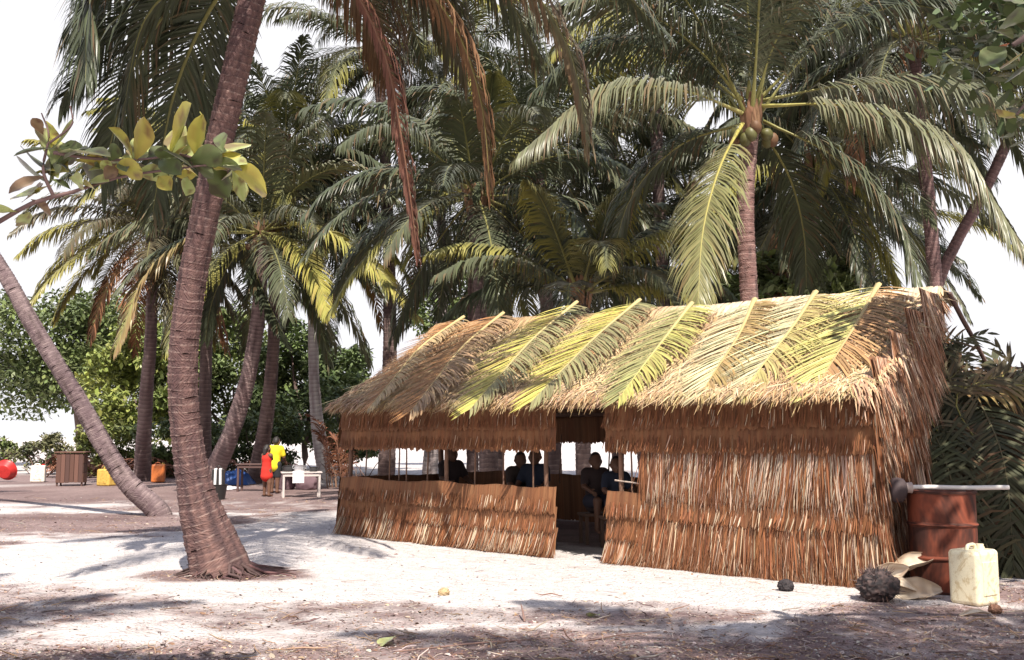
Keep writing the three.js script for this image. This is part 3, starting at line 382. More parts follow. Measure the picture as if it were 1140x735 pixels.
// roof
const ridgeY = (s) => lerp(3.05, 2.87, clamp(s / HL)) + 0.04 * nz(s * 0.8, 3), eaveZ = 0.24;
function roofAt(s, t, front = true, h = 0) {
  const y0 = ridgeY(s), z1 = front ? eaveZ : -HW - 0.25, y1 = EAVE - 0.03 + 0.02 * nz(s * 1.3, 8), p = V(s, lerp(y0, y1, t) - 0.05 * Math.sin(Math.PI * t), lerp(-2, z1, t)), nrm = V(0, Math.abs(z1 + 2), (y0 - y1) * (front ? 1 : -1)).normalize();
  return p.addScaledVector(nrm, 0.03 + h);
}
const roofN = V(0, 2.24, 1.24).normalize(), roofDown = V(0, -1.24, 2.24).normalize();
for (const front of [true, false]) {
  const S = new Strips(), s0 = 0.1, s1 = front ? HL + 0.05 : HL - 0.18, n = 150, m = 34, R = rng(front ? 91 : 92), top = [], bot = [];
  for (let i = 0; i <= n; i++) for (let j = 0; j <= m; j++) {
    const s = lerp(s0, s1, i / n), t = j / m, b = 0.05 + 0.03 * fbm(s * 3.2, t * 9, 3) + 0.05 * fbm(s * 0.9, t * 3, 7), edge = Math.min(1, Math.min(i, n - i) / 3, (m - j) / 2 + 0.25);
    const c = jit(mixc(mixc(STRAW, [0.32, 0.17, 0.08], clamp(0.45 + fbm(s * 1.4, t * 3.2, 5) * 2)), GREYS, 0.3 * R()), R, 0.25);
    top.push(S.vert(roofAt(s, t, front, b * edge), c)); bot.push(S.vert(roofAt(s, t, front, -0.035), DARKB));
  }
  const id = (i, j) => i * (m + 1) + j;
  for (let i = 0; i < n; i++) for (let j = 0; j < m; j++) { S.quad(top[id(i, j)], top[id(i, j + 1)], top[id(i + 1, j + 1)], top[id(i + 1, j)]); S.quad(bot[id(i, j)], bot[id(i + 1, j)], bot[id(i + 1, j + 1)], bot[id(i, j + 1)]); }
  for (let i = 0; i < n; i++) S.quad(top[id(i, m)], bot[id(i, m)], bot[id(i + 1, m)], top[id(i + 1, m)]);
  for (const i of [0, n]) for (let j = 0; j < m; j++) S.quad(top[id(i, j)], top[id(i, j + 1)], bot[id(i, j + 1)], bot[id(i, j)]);
  const roof = part('roof', S.geo(), DRY, hut, 'straw-coloured thatch roof');
  const B = new Strips(), N = front ? 30000 : 3500, nn = V(roofN.x, roofN.y, front ? roofN.z : -roofN.z), dn = V(0, roofDown.y, front ? roofDown.z : -roofDown.z);
  for (let i = 0; i < N; i++) {                                        // loose straws lying down the slope
    const s = lerp(s0 - 0.02, s1 + 0.03, R()), t = R() * 0.96, a = (R() - 0.5) * (R() < 0.25 ? 2.4 : 0.9), len = 0.14 + 0.34 * R() * R(), lift = 0.058 + R() * 0.03 + 0.05 * fbm(s * 0.9, t * 3, 7), p = roofAt(s, t, front, lift);
    const d = dn.clone().multiplyScalar(Math.cos(a)).add(V(Math.sin(a), 0, 0)), sd = d.clone().cross(nn).addScaledVector(nn, (R() - 0.5) * 0.5).normalize(), w = 0.003 + 0.007 * R();
    const warm = clamp(0.45 + fbm(s * 1.4, t * 3.2, 5) * 2), c = jit(mixc(mixc([0.58, 0.43, 0.22], [0.38, 0.20, 0.095], warm * (0.6 + 0.6 * R())), GREYS, R() * 0.55), R, 0.4), e = p.clone().addScaledVector(d, len).addScaledVector(nn, -0.015 + 0.05 * R() * R());
    B.ribbon([p, p.clone().lerp(e, 0.5).addScaledVector(nn, 0.02 * R()), e], [w * 0.6, w, w * 0.15], sd, c);
  }
  const M = front ? 4200 : 500;
  for (let i = 0; i < M; i++) {                                        // ragged eave
    const s = lerp(s0, s1, R()), p = roofAt(s, 0.955 + 0.04 * R(), front, 0.0 + 0.09 * R()), l = 0.05 + 0.08 * R() + (R() < 0.05 ? 0.12 : 0), d = dn.clone().multiplyScalar(0.8).add(V((R() - 0.5) * 0.7, -0.35 * R(), 0)).normalize(), e = p.clone().addScaledVector(d, l * 0.5), f = e.clone().addScaledVector(d.add(V(0, -0.7, 0)).normalize(), l * 0.5), w = 0.003 + 0.006 * R();
    B.ribbon([p, e, f], [w, w, w * 0.15], V(1, 0, 0), jit(mixc(mixc([0.5, 0.36, 0.2], [0.3, 0.14, 0.08], R()), [0.4, 0.38, 0.12], 0.3 * R()), R, 0.35));
  }
  for (let i = 0; i < (front ? 1500 : 300); i++) {                      // rake edges
    const right = R() < 0.5, s = right ? s1 - R() * 0.12 : s0 + R() * 0.12, t = R(), p = roofAt(s, t, front, 0.02 + 0.09 * R()), l = (0.1 + 0.22 * R()) * (right ? 1 : 0.6), d = dn.clone().multiplyScalar(0.7).add(V((right ? 1 : -1) * (0.2 + 0.5 * R()), -0.4 * R(), 0)).normalize(), e = p.clone().addScaledVector(d, l * 0.5), f = e.clone().addScaledVector(d.add(V(0, -0.6, 0)).normalize(), l * 0.5), w = 0.005 + 0.008 * R();
    B.ribbon([p, e, f], [w, w, w * 0.15], d.clone().cross(nn).normalize(), jit(mixc([0.5, 0.34, 0.22], [0.34, 0.17, 0.1], R()), R, 0.35));
  }
  part('loose_straw', B.geo(), DRY, roof).userData.kind = 'stuff';
}
{ // ridge cover: pale leaves bent over the ridge
  const B = new Strips(), R = rng(95);
  for (let i = 0; i < 2600; i++) {
    const s = lerp(0.0, HL + 0.08, R()), pale = sstep(3.8, 5.2, s), l = 0.14 + 0.22 * R(), k = (R() - 0.5) * 0.16, l2 = 0.12 + 0.2 * R(), h = 0.085 + 0.03 * R(), a = roofAt(s + k, l / 2.6, true, h - 0.01), o = roofAt(s, 0, true, h + 0.02), b = roofAt(s - k, l2 / 2.6, false, h - 0.02), w = 0.008 + 0.014 * R();
    B.ribbon([a, a.clone().lerp(o, 0.55).add(V(0, 0.015, 0)), o, b], [w * 0.3, w, w, w * 0.5], V(1, 0, 0), jit(mixc([0.42, 0.27, 0.14], [0.66, 0.56, 0.41], pale * (0.5 + 0.5 * R())), R, 0.25));
  }
  part('ridge_cover', B.geo(), DRY, hut, 'pale leaf cover bent over the ridge');
}
// fronds laid over the roof, butt at the ridge, tip at the eave
{
  const A = hut.localToWorld(roofAt(0, 0, true, 0.06)), Bp = hut.localToWorld(roofAt(HL, 0, true, 0.06)), Cp = hut.localToWorld(roofAt(4, 1, true, 0.06)), plane = new THREE.Plane().setFromCoplanarPoints(A, Cp, Bp); if (plane.normal.y < 0) plane.negate();
  const N = plane.normal.clone(), down = roofDown.clone().applyAxisAngle(V(0, 1, 0), -0.7207), cam = V(0, EYE, 0), ray = new THREE.Ray();
  const hit = (x, y, h) => { ray.set(cam, at(x, y, 10).sub(cam).normalize()); const r = V(); ray.intersectPlane(plane, r); return r.addScaledVector(N, h); };
  const ORANGE = [0.34, 0.155, 0.045], LIME = [0.48, 0.43, 0.09], PALEY = [0.52, 0.48, 0.28], DULL = [0.24, 0.22, 0.09];  // LIME halves painted as sunlit, DULL halves as the shaded side
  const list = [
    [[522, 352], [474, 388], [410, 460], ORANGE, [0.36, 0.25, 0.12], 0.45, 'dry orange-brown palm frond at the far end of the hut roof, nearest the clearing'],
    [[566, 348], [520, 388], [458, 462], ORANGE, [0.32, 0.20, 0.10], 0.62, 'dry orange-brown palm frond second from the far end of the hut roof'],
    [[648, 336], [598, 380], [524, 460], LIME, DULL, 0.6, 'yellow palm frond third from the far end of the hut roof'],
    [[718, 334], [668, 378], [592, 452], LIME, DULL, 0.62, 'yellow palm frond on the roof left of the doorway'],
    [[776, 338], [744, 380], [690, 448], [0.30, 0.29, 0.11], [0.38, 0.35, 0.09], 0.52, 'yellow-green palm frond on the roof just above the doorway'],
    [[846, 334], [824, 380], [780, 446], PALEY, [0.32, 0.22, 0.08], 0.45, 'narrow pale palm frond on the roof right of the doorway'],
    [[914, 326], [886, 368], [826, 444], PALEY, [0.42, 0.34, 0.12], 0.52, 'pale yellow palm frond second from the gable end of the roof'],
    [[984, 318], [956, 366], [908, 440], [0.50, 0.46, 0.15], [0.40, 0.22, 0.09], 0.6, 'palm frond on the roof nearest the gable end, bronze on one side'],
  ];
  const R = rng(96);
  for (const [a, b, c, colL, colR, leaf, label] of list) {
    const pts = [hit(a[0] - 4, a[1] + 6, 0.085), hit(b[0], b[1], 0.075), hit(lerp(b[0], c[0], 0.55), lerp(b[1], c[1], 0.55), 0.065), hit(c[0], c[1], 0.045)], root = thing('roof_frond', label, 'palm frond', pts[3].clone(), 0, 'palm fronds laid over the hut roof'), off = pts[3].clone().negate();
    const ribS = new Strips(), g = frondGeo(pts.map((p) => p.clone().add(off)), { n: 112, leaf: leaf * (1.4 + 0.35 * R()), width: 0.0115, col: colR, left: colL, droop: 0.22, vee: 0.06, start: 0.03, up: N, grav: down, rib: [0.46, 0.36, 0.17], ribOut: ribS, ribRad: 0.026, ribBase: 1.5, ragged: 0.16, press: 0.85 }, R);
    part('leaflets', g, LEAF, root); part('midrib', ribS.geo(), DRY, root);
  }
}

// ---------------------------------------------------------------- shelter of stacked fronds against the gable end
{
  const R = rng(120), root = thing('frond_shelter', 'dark lean-to of stacked palm fronds against the gable end behind the drum', 'lean-to', V(5.4, 0, -10.4)), off = V(-5.4, 0, 10.4);
  const L = (x, y, d) => V(x, y, -d).add(off);
  const pole = (a, b, r) => { const S = new Strips(); S.tube([a, a.clone().lerp(b, 0.5), b], [r, r, r * 0.9], [0.15, 0.09, 0.07], 6); part('pole', S.geo(), DRY, root); };
  pole(L(4.3, 1.88, 11.2), L(9.2, 1.62, 10.9), 0.04); pole(L(4.5, -0.1, 11.25), L(4.5, 1.9, 11.25), 0.045); pole(L(7.2, -0.1, 11.1), L(7.2, 1.75, 11.05), 0.045);
  const dk = [0.044, 0.048, 0.02], br = [0.09, 0.045, 0.022];  // dark tones paint in the shade lying over the stack
  for (let i = 0; i < 62; i++) {
    const f = i / 62, x = lerp(4.15, 8.6, (i % 31) / 31) + (R() - 0.5) * 0.2, lay = i < 31 ? 0.16 : 0, x2 = x + (R() - 0.35) * 0.9, hi = 1.72 + R() * 0.3;
    const foot = L(x, 0.03, 9.85 + lay + R() * 0.15), top = L(x2, hi, 11.05 + lay * 0.6), mid = foot.clone().lerp(top, 0.5).add(V((R() - 0.5) * 0.2, 0.12 + 0.1 * R(), 0.16));
    const c = mixc(dk, br, R() < 0.3 ? R() : 0.1 * R()), S = R() < 0.5;
    part('frond', frondGeo(S ? [foot, mid, top, top.clone().add(V((R() - 0.2) * 0.5, 0.18 + 0.2 * R(), -0.35))] : [top.clone().add(V(0, 0.08, -0.1)), top, mid, foot], { n: 46, leaf: 0.62, width: 0.019, col: c, droop: 0.3, vee: 0.1, start: 0.04, up: V(-0.25, 0.55, 0.8).normalize(), rib: [0.12, 0.10, 0.05], ribRad: 0.016, ragged: 0.12 }, R), DRY, root);
  }
  for (let i = 0; i < 9; i++) { const y = 1.83 - i * 0.03, x = 4.75 + i * 0.34; part('frond', frondGeo([L(x, y + 0.1, 11.0), L(x + 0.9, y + 0.12, 10.85), L(x + 1.8, y - 0.02, 10.7), L(x + 2.4, y - 0.25, 10.6)], { n: 50, leaf: 0.6, width: 0.02, col: mixc([0.22, 0.2, 0.05], [0.3, 0.17, 0.06], R()), droop: 0.5, vee: 0.15, start: 0.05, up: V(0, 0.8, 0.6), ragged: 0.1 }, R), LEAF, root); }
  for (let i = 0; i < 7; i++) { const a = L(4.35 + R() * 0.5, 1.75 + R() * 0.2, 10.6 + R() * 0.4); part('frond', frondGeo([a.clone().add(V(0.25, -0.7, 0.2)), a, a.clone().add(V(-0.1 + R() * 0.8, 0.28 + R() * 0.2, -0.1)), a.clone().add(V(0.1 + R() * 1.0, 0.42 + R() * 0.3, -0.2))], { n: 34, leaf: 0.42, width: 0.016, col: mixc(dk, br, R() * 0.6), droop: 0.15, vee: 0.2, start: 0.1, up: V(0, 0.4, 0.9), ragged: 0.35, ribRad: 0.014 }, R), DRY, root); }
}
// ---------------------------------------------------------------- drum, tool, cans, husks by the hut
const rustMap = noiseTexture(512, (u, v) => { const a = tileNoise(u, v, 7, 2), b = tileNoise(u, v, 26, 5), c = tileNoise(u, v, 80, 7), k = clamp(0.45 + a * 0.9 + b * 0.6 + c * 0.35); return [lerp(0.22, 0.50, k), lerp(0.10, 0.245, k), lerp(0.065, 0.16, k)]; }, true);
const rustBump = noiseTexture(256, (u, v) => { const n = 0.5 + 0.35 * tileNoise(u, v, 30, 4) + 0.3 * tileNoise(u, v, 70, 1); return [n, n, n]; });
{
  const p = V(3.93, 0, -9.12), t = thing('oil_drum', 'rusty red-brown oil drum standing at the corner of the hut', 'drum', p, 0.4), rust = new THREE.MeshStandardMaterial({ map: rustMap, bumpMap: rustBump, bumpScale: 0.004, roughness: 0.78, metalness: 0.05, side: THREE.DoubleSide });
  const pr = [[0.285, 0.0], [0.303, 0.004], [0.303, 0.022], [0.292, 0.03], [0.29, 0.28], [0.292, 0.29], [0.305, 0.303], [0.305, 0.312], [0.292, 0.325], [0.29, 0.335], [0.291, 0.575], [0.293, 0.585], [0.306, 0.598], [0.306, 0.607], [0.292, 0.62], [0.29, 0.63], [0.291, 0.872], [0.303, 0.88], [0.305, 0.9], [0.297, 0.904], [0.289, 0.898], [0.287, 0.882]].map(([x, y]) => new THREE.Vector2(x, y));
  const g = new THREE.LatheGeometry(pr, 72), P = g.attributes.position; for (let i = 0; i < P.count; i++) { const x = P.getX(i), y = P.getY(i), z = P.getZ(i), k = 1 + 0.012 * nz(x * 4, y * 3, z * 4); P.setX(i, x * k); P.setZ(i, z * k); } g.computeVertexNormals();
  part('body', g, rust, t);
  part('lid', moved(new THREE.CylinderGeometry(0.289, 0.289, 0.008, 48), 0, 0.882, 0), rust, t); for (const [x, z, r] of [[0.2, 0.05, 0.035], [-0.19, -0.04, 0.02]]) part('bung', moved(new THREE.CylinderGeometry(r, r * 1.1, 0.016, 16), x, 0.893, z), mat(0.1, 0.06, 0.05, 0.6), t);
}
{ // long-handled tool lying across the drum
  const t = thing('long_mallet', 'long white pole with a dark round head lying across the rusty drum', 'tool', V(3.93, 0.905, -9.02), -0.06), S = new Strips(), pts = []; for (let k = 0; k <= 8; k++) pts.push(V(lerp(-0.36, 0.56, k / 8), 0.026 + 0.003 * Math.sin(k), 0)); S.tube(pts, pts.map(() => 0.021), [0.72, 0.67, 0.64], 12);
  part('handle', S.geo(), new THREE.MeshStandardMaterial({ vertexColors: true, roughness: 0.55 }), t);
  const hd = new THREE.LatheGeometry([[0, -0.075], [0.08, -0.07], [0.108, -0.045], [0.115, 0], [0.105, 0.045], [0.06, 0.062], [0, 0.066]].map(([x, y]) => new THREE.Vector2(x, y)), 24); hd.scale(1, 1, 0.8); moved(hd, -0.43, 0.002, 0.0, 0, 0.12, Math.PI / 2 - 0.1);
  part('head', hd, mat(0.045, 0.028, 0.03, 0.75), t); part('collar', moved(new THREE.CylinderGeometry(0.04, 0.052, 0.07, 18), -0.335, 0.024, 0, 0, 0, Math.PI / 2), mat(0.42, 0.33, 0.3, 0.6), t);
}
function jerrycan(label, pos, turn, w, h, d, m, capM, group) {
  const t = thing('jerry_can', label, 'jerry can', pos, turn, group);
  const g = new RoundedBoxGeometry(w, h * 0.9, d, 5, Math.min(w, d) * 0.14), P = g.attributes.position;
  for (let i = 0; i < P.count; i++) { const x = P.getX(i), y = P.getY(i), z = P.getZ(i), b = 1 + 0.025 * Math.cos(y / h * 2.6) + 0.012 * nz(x * 6, y * 6, z * 6 + w); P.setX(i, x * b); P.setZ(i, z * b); } g.computeVertexNormals();
  part('body', moved(g, 0, h * 0.45, 0), m, t);
  for (const s of [-1, 1]) { const panel = new RoundedBoxGeometry(w * 0.62, h * 0.55, 0.016, 3, 0.007); part('side_panel', moved(panel, 0, h * 0.44, s * (d / 2 * 1.02)), m, t); }
  const S = new Strips(), pts = [V(-w * 0.28, h * 0.88, 0), V(-w * 0.24, h * 0.955, 0), V(-w * 0.1, h * 0.975, 0), V(w * 0.06, h * 0.965, 0), V(w * 0.12, h * 0.88, 0)]; S.tube(new THREE.CatmullRomCurve3(pts).getPoints(14), Array(15).fill(w * 0.045), [1, 1, 1], 8);
  const hg = S.geo(); hg.deleteAttribute('color'); part('handle', hg, m, t);
  part('cap', merge([moved(new THREE.CylinderGeometry(w * 0.1, w * 0.1, h * 0.07, 18), w * 0.32, h * 0.935, 0), moved(new THREE.CylinderGeometry(w * 0.12, w * 0.12, h * 0.03, 18), w * 0.32, h * 0.91, 0)]), capM, t);
  return t;
}
const plastic = (r, g, b) => { const m = new THREE.MeshPhysicalMaterial({ roughness: 0.42, clearcoat: 0.15, clearcoatRoughness: 0.4, map: plasticMap }); m.color.setRGB(r, g, b); return m; };
const plasticMap = noiseTexture(256, (u, v) => { const g = clamp((tileNoise(u, v, 6, 3) + 0.6 * tileNoise(u, v, 22, 9) - 0.12) * 1.6), n = 0.97 - 0.12 * g + (tileNoise(u, v, 44, 8) > 0.5 ? -0.1 : 0) + 0.05 * tileNoise(u, v, 60, 1); return [n, n * (0.985 - 0.05 * g), n * (0.95 - 0.12 * g)]; }, true);
const creamP = plastic(0.76, 0.71, 0.56), whiteP = plastic(0.72, 0.70, 0.70), yellowP = plastic(0.62, 0.42, 0.10), orangeP = plastic(0.55, 0.16, 0.04), redP = plastic(0.55, 0.03, 0.03), blueP = plastic(0.04, 0.10, 0.32), blackP = plastic(0.02, 0.02, 0.022);
{ const p = onGround(1086, 672); jerrycan('cream plastic jerry can on the ground in front of the rusty drum', V(p.x, 0.0, p.z), 0.62, 0.335, 0.50, 0.27, creamP, creamP); }
{ // dried flower sheaths and charred husks
  const sheathM = new THREE.MeshStandardMaterial({ vertexColors: true, roughness: 0.7, side: THREE.DoubleSide });
  const sheath = (label, pos, len, wid, rx, ry, rz, open, seed) => {
    const S = new Strips(), R = rng(seed), n = 22, m = 10, ids = [];
    for (const lay of [0, 1]) for (let i = 0; i <= n; i++) for (let j = 0; j <= m; j++) { const t = i / n, a = (j / m - 0.5) * open, w = wid * Math.pow(Math.sin(Math.PI * clamp(t * 0.94 + 0.04)), 0.65) * (1 - lay * 0.05), r = 1 + 0.16 * nz(t * 5, a * 2, seed); const bend = 0.16 * len * Math.sin(t * Math.PI), c = mixc(lay ? [0.66, 0.56, 0.44] : [0.50, 0.38, 0.27], [0.36, 0.22, 0.13], clamp(0.3 + nz(t * 3, a * 6, seed) * 0.9)); ids.push(S.vert(V(t * len - len / 2, -Math.cos(a) * w * r * 0.8 + bend + lay * 0.004, Math.sin(a) * w * r), c)); }
    const id = (l, i, j) => l * (n + 1) * (m + 1) + i * (m + 1) + j; for (const l of [0, 1]) for (let i = 0; i < n; i++) for (let j = 0; j < m; j++) S.quad(ids[id(l, i, j)], ids[id(l, i, j + 1)], ids[id(l, i + 1, j + 1)], ids[id(l, i + 1, j)]);
    for (let i = 0; i < n; i++) for (const j of [0, m]) S.quad(ids[id(0, i, j)], ids[id(0, i + 1, j)], ids[id(1, i + 1, j)], ids[id(1, i, j)]);
    const g = S.geo(); moved(g, 0, 0, 0, rx, ry, rz); g.computeBoundingBox(); g.translate(0, -g.boundingBox.min.y, 0);
    const o = single('coconut_sheath', g, sheathM, label, 'palm sheath', 'dried palm sheaths beside the drum'); o.position.copy(pos); return o;
  };
  const q = (x, y) => onGround(x, y);
  sheath('pale dried palm sheath lying flat on the ground in front of the drum', q(1016, 667), 0.56, 0.10, 0.9, 0.15, -0.06, 3.2, 5);
  sheath('pale dried palm sheath standing on end beside the charred husk', q(996, 664).add(V(0, 0.05, -0.1)), 0.46, 0.10, 1.2, 0.15, 1.15, 2.8, 6);
  sheath('curled dried palm sheath propped against the drum', q(1022, 662).add(V(0, 0.14, -0.1)), 0.42, 0.09, 0.7, -0.2, 0.7, 3.2, 7);
  sheath('thin brown palm sheath lying between the charred husk and the drum', q(1002, 668).add(V(0, 0.07, -0.02)), 0.34, 0.05, 0.8, -0.2, -0.25, 2.6, 8);
  const husk = (name, label, cat, pos, r, seed, col, col2, hairs) => {
    const g0 = mergeVertices((() => { const g = new THREE.IcosahedronGeometry(r, 12); g.deleteAttribute('uv'); g.deleteAttribute('normal'); return g; })()), P = g0.attributes.position, C = []; for (let i = 0; i < P.count; i++) { const v = V(P.getX(i), P.getY(i), P.getZ(i)), n = v.clone().divideScalar(r), k = 1 + 0.3 * fbm(n.x * 2.2, n.y * 2.2, n.z * 2.2 + seed) + 0.16 * nz(n.x * 9, n.y * 9, n.z * 9 + seed); v.multiplyScalar(k); P.setXYZ(i, v.x * 1.1, v.y * 0.9, v.z); C.push(...mixc(col, col2, clamp(0.2 + nz(n.x * 5, n.y * 5, n.z * 5) * 1.2))); }
    g0.setAttribute('color', new THREE.Float32BufferAttribute(C, 3)); g0.computeVertexNormals(); g0.computeBoundingBox(); g0.translate(0, -g0.boundingBox.min.y - 0.012, 0);
    const t = thing(name, label, cat, pos); part('husk', g0, DRY, t); const S = new Strips(), R = rng(seed); for (let i = 0; i < hairs; i++) { const d = V(R() - 0.5, R() - 0.2, R() - 0.5).normalize(), a = d.clone().multiplyScalar(r * 0.85).add(V(0, r * 0.85, 0)), b = a.clone().addScaledVector(d, r * 0.45).add(V((R() - 0.5) * r * 0.6, (R() - 0.6) * r * 0.5, (R() - 0.5) * r * 0.6)); S.ribbon([a, a.clone().lerp(b, 0.5), b], [0.004, 0.004, 0.001], V(R() - 0.5, R() - 0.5, R() - 0.5).normalize(), jit(col2, R, 0.4)); } if (hairs) part('fibres', S.geo(), DRY, t).userData.kind = 'stuff';
  };
  husk('charred_husk', 'large charred black coconut husk beside the pale sheaths', 'coconut husk', q(978, 671), 0.15, 3, [0.018, 0.014, 0.016], [0.11, 0.07, 0.065], 160);
  husk('charred_husk', 'small charred black lump on the sand at the foot of the hut wall', 'coconut husk', q(875, 659), 0.066, 9, [0.016, 0.013, 0.016], [0.05, 0.036, 0.038], 0);
  husk('coconut_husk', 'brown husk scrap beside the cream jerry can', 'coconut husk', q(1108, 683), 0.045, 12, [0.12, 0.055, 0.035], [0.25, 0.13, 0.08], 12);
  sheath('flat tan husk strip lying in front of the cream jerry can', q(1086, 686), 0.26, 0.04, 0.2, 0.1, 0.02, 2.2, 13);
  husk('coconut_husk', 'lone pale yellow husk scrap on the white sand left of the doorway', 'coconut husk', q(494, 664), 0.045, 15, [0.36, 0.25, 0.13], [0.5, 0.4, 0.26], 10);
}
function bigLeafGeo(curl = 0.12) {                                      // a broad leaf of unit length along +x, widest past the middle
  const S = new Strips(), n = 9, rows = []; for (let i = 0; i <= n; i++) { const t = i / n, w = 0.27 * Math.pow(Math.sin(Math.PI * Math.pow(clamp(t, 0.001, 0.999), 1.35)), 0.75) + (t < 0.06 ? 0.008 : 0), y = -curl * t * t; const bl = (z) => { const v = fbm(t * 3 + curl * 40, z * 6, 3); return v > 0.12 ? [0.45, 0.3, 0.25] : v > 0.02 ? [0.8, 0.72, 0.6] : [1, 1, 1]; }, e = 1 + 0.25 * nz(t * 8, curl * 30); rows.push([S.vert(V(t, y + w * 0.32 + 0.03 * nz(t * 6, 1, curl * 9), -w * e), bl(-1)), S.vert(V(t, y + w * 0.13, -w * 0.5), bl(-0.5)), S.vert(V(t, y, 0), [0.85, 0.9, 0.75]), S.vert(V(t, y + w * 0.13, w * 0.5), bl(0.5)), S.vert(V(t, y + w * 0.32 + 0.03 * nz(t * 6, 5, curl * 9), w * (2 - e)), bl(1))]); }
  for (let i = 0; i < n; i++) for (const j of [0, 1, 2, 3]) S.quad(rows[i][j], rows[i][j + 1], rows[i + 1][j + 1], rows[i + 1][j]); return S.geo();
}
const BIG = [bigLeafGeo(0.1), bigLeafGeo(0.28), bigLeafGeo(-0.12)];
const leafMat = (r, g, b) => { const m = new THREE.MeshPhysicalMaterial({ vertexColors: true, roughness: 0.85, transmission: 0.35, clearcoat: 0.45, clearcoatRoughness: 0.35, side: THREE.DoubleSide }); m.color.setRGB(r, g, b); return m; };
const LM = { g: leafMat(0.10, 0.13, 0.03), y: leafMat(0.44, 0.38, 0.05), p: leafMat(0.42, 0.46, 0.16), o: leafMat(0.42, 0.33, 0.05), d: leafMat(0.09, 0.11, 0.03), b: leafMat(0.22, 0.13, 0.07), r: leafMat(0.4, 0.12, 0.04) };
function placeLeaf(root, a, b, m, roll, k) {                            // from stalk a to tip b (places in the root's frame)
  const o = part('leaf', BIG[k % 3], m, root), x = b.clone().sub(a), l = x.length(); x.normalize(); let z = x.clone().cross(V(0, 1, 0)); if (z.length() < 0.1) z = V(0, 0, 1); z.normalize(); const y = z.clone().cross(x);
  o.quaternion.setFromRotationMatrix(new THREE.Matrix4().makeBasis(x, y, z)); o.rotateX(roll); o.scale.setScalar(l); o.position.copy(a); return o;
}
{ // sea almond branch reaching into the picture from beside the viewer
  const root = thing('almond_tree', 'broadleaf branch with large yellow-green leaves reaching in front of the big palm', 'tree', V(-4.4, 0, -3.2)), off = V(4.4, 0, 3.2), Q = (x, y, d = 4.3) => at(x, y, d).add(off);
  const S = new Strips(), br = (pts, r0, r1) => { const p = new THREE.CatmullRomCurve3(pts).getPoints(14); S.tube(p, p.map((_, i) => lerp(r0, r1, i / 14)), [0.15, 0.09, 0.085], 7); };
  const T = new Strips(), tp = new THREE.CatmullRomCurve3([V(0, -0.2, 0), V(0.1, 1.2, -0.1), V(0.2, 2.3, -0.4), V(0.6, 3.2, -0.7)]).getPoints(16); T.tube(tp, tp.map((_, i) => lerp(0.17, 0.09, i / 16)), [0.16, 0.11, 0.1], 12); part('trunk', T.geo(), DRY, root);
  br([V(0.2, 2.0, -0.4), Q(-180, 330, 3.8), Q(0, 246), Q(36, 226), Q(80, 214), Q(130, 198), Q(180, 190), Q(245, 182)], 0.014, 0.004); br([Q(60, 220), Q(48, 190), Q(54, 150), Q(46, 126)], 0.009, 0.003); br([Q(54, 160), Q(80, 138), Q(78, 118)], 0.006, 0.003); br([Q(60, 170), Q(100, 176), Q(150, 178), Q(200, 172)], 0.009, 0.004); br([Q(200, 172), Q(230, 180), Q(262, 190)], 0.006, 0.003);
  part('branch', S.geo(), DRY, root);
  const L = [[[58, 165], [14, 170], 'd', 0.3], [[56, 165], [60, 132], 'y', 0.9], [[60, 165], [88, 140], 'p', 0.7], [[64, 170], [122, 168], 'p', 0.3], [[88, 178], [122, 180], 'o', 0.8], [[98, 190], [148, 184], 'p', 0.4], [[150, 180], [164, 130], 'o', 1.0], [[148, 178], [134, 140], 'y', 0.8], [[188, 172], [222, 118], 'y', 0.9], [[218, 176], [222, 126], 'y', 0.6], [[190, 176], [222, 150], 'p', 0.7], [[228, 174], [280, 168], 'p', 0.35], [[255, 184], [302, 214], 'y', 0.8], [[258, 190], [276, 222], 'p', 1.2], [[232, 182], [258, 222], 'g', 0.9], [[176, 178], [200, 192], 'g', 0.8], [[205, 180], [182, 200], 'p', 0.5], [[52, 190], [24, 176], 'd', 0.4], [[50, 196], [8, 212], 'b', 0.6], [[54, 176], [62, 206], 'g', 0.9], [[48, 205], [34, 226], 'b', 0.9], [[20, 236], [-30, 232], 'p', 0.3], [[34, 222], [60, 236], 'b', 0.5], [[150, 184], [168, 196], 'o', 0.6], [[120, 180], [132, 160], 'g', 0.8], [[62, 180], [84, 192], 'd', 0.4], [[20, 240], [36, 252], 'p', 0.7], [[70, 178], [96, 162], 'd', 0.5], [[84, 176], [70, 152], 'g', 0.9], [[108, 180], [98, 206], 'd', 0.5], [[130, 182], [118, 198], 'b', 0.7], [[166, 180], [178, 158], 'd', 0.7], [[170, 182], [152, 200], 'g', 0.6], [[196, 176], [206, 160], 'o', 0.6], [[212, 178], [240, 196], 'd', 0.8], [[236, 182], [226, 204], 'b', 0.7], [[240, 184], [270, 184], 'g', 0.5], [[56, 200], [80, 206], 'g', 0.7], [[44, 214], [22, 224], 'p', 0.6], [[48, 150], [36, 130], 'b', 0.4], [[-20, 250], [-70, 210], 'g', 0.5], [[-40, 262], [-90, 290], 'g', 0.5]];
  const R = rng(131), kinds = ['y', 'p', 'p', 'g', 'y', 'p', 'g']; for (let i = 0; i < 34; i++) { const t = R(), x = 50 + 215 * t, y = lerp(196, 180, t) + (R() - 0.5) * 26, an = R() * 6.28, l = 18 + 24 * R(); L.push([[x, y], [x + Math.cos(an) * l, y + Math.sin(an) * l * 0.75 - 6], kinds[i % 7], 0.3 + 0.8 * R()]); }
  L.forEach(([a, b, m, roll], i) => placeLeaf(root, Q(a[0], a[1]), Q(b[0], b[1], 4.22 + 0.12 * (i % 3)), LM[m], roll * (i % 2 ? 1 : -1) * 1.1, i));
}
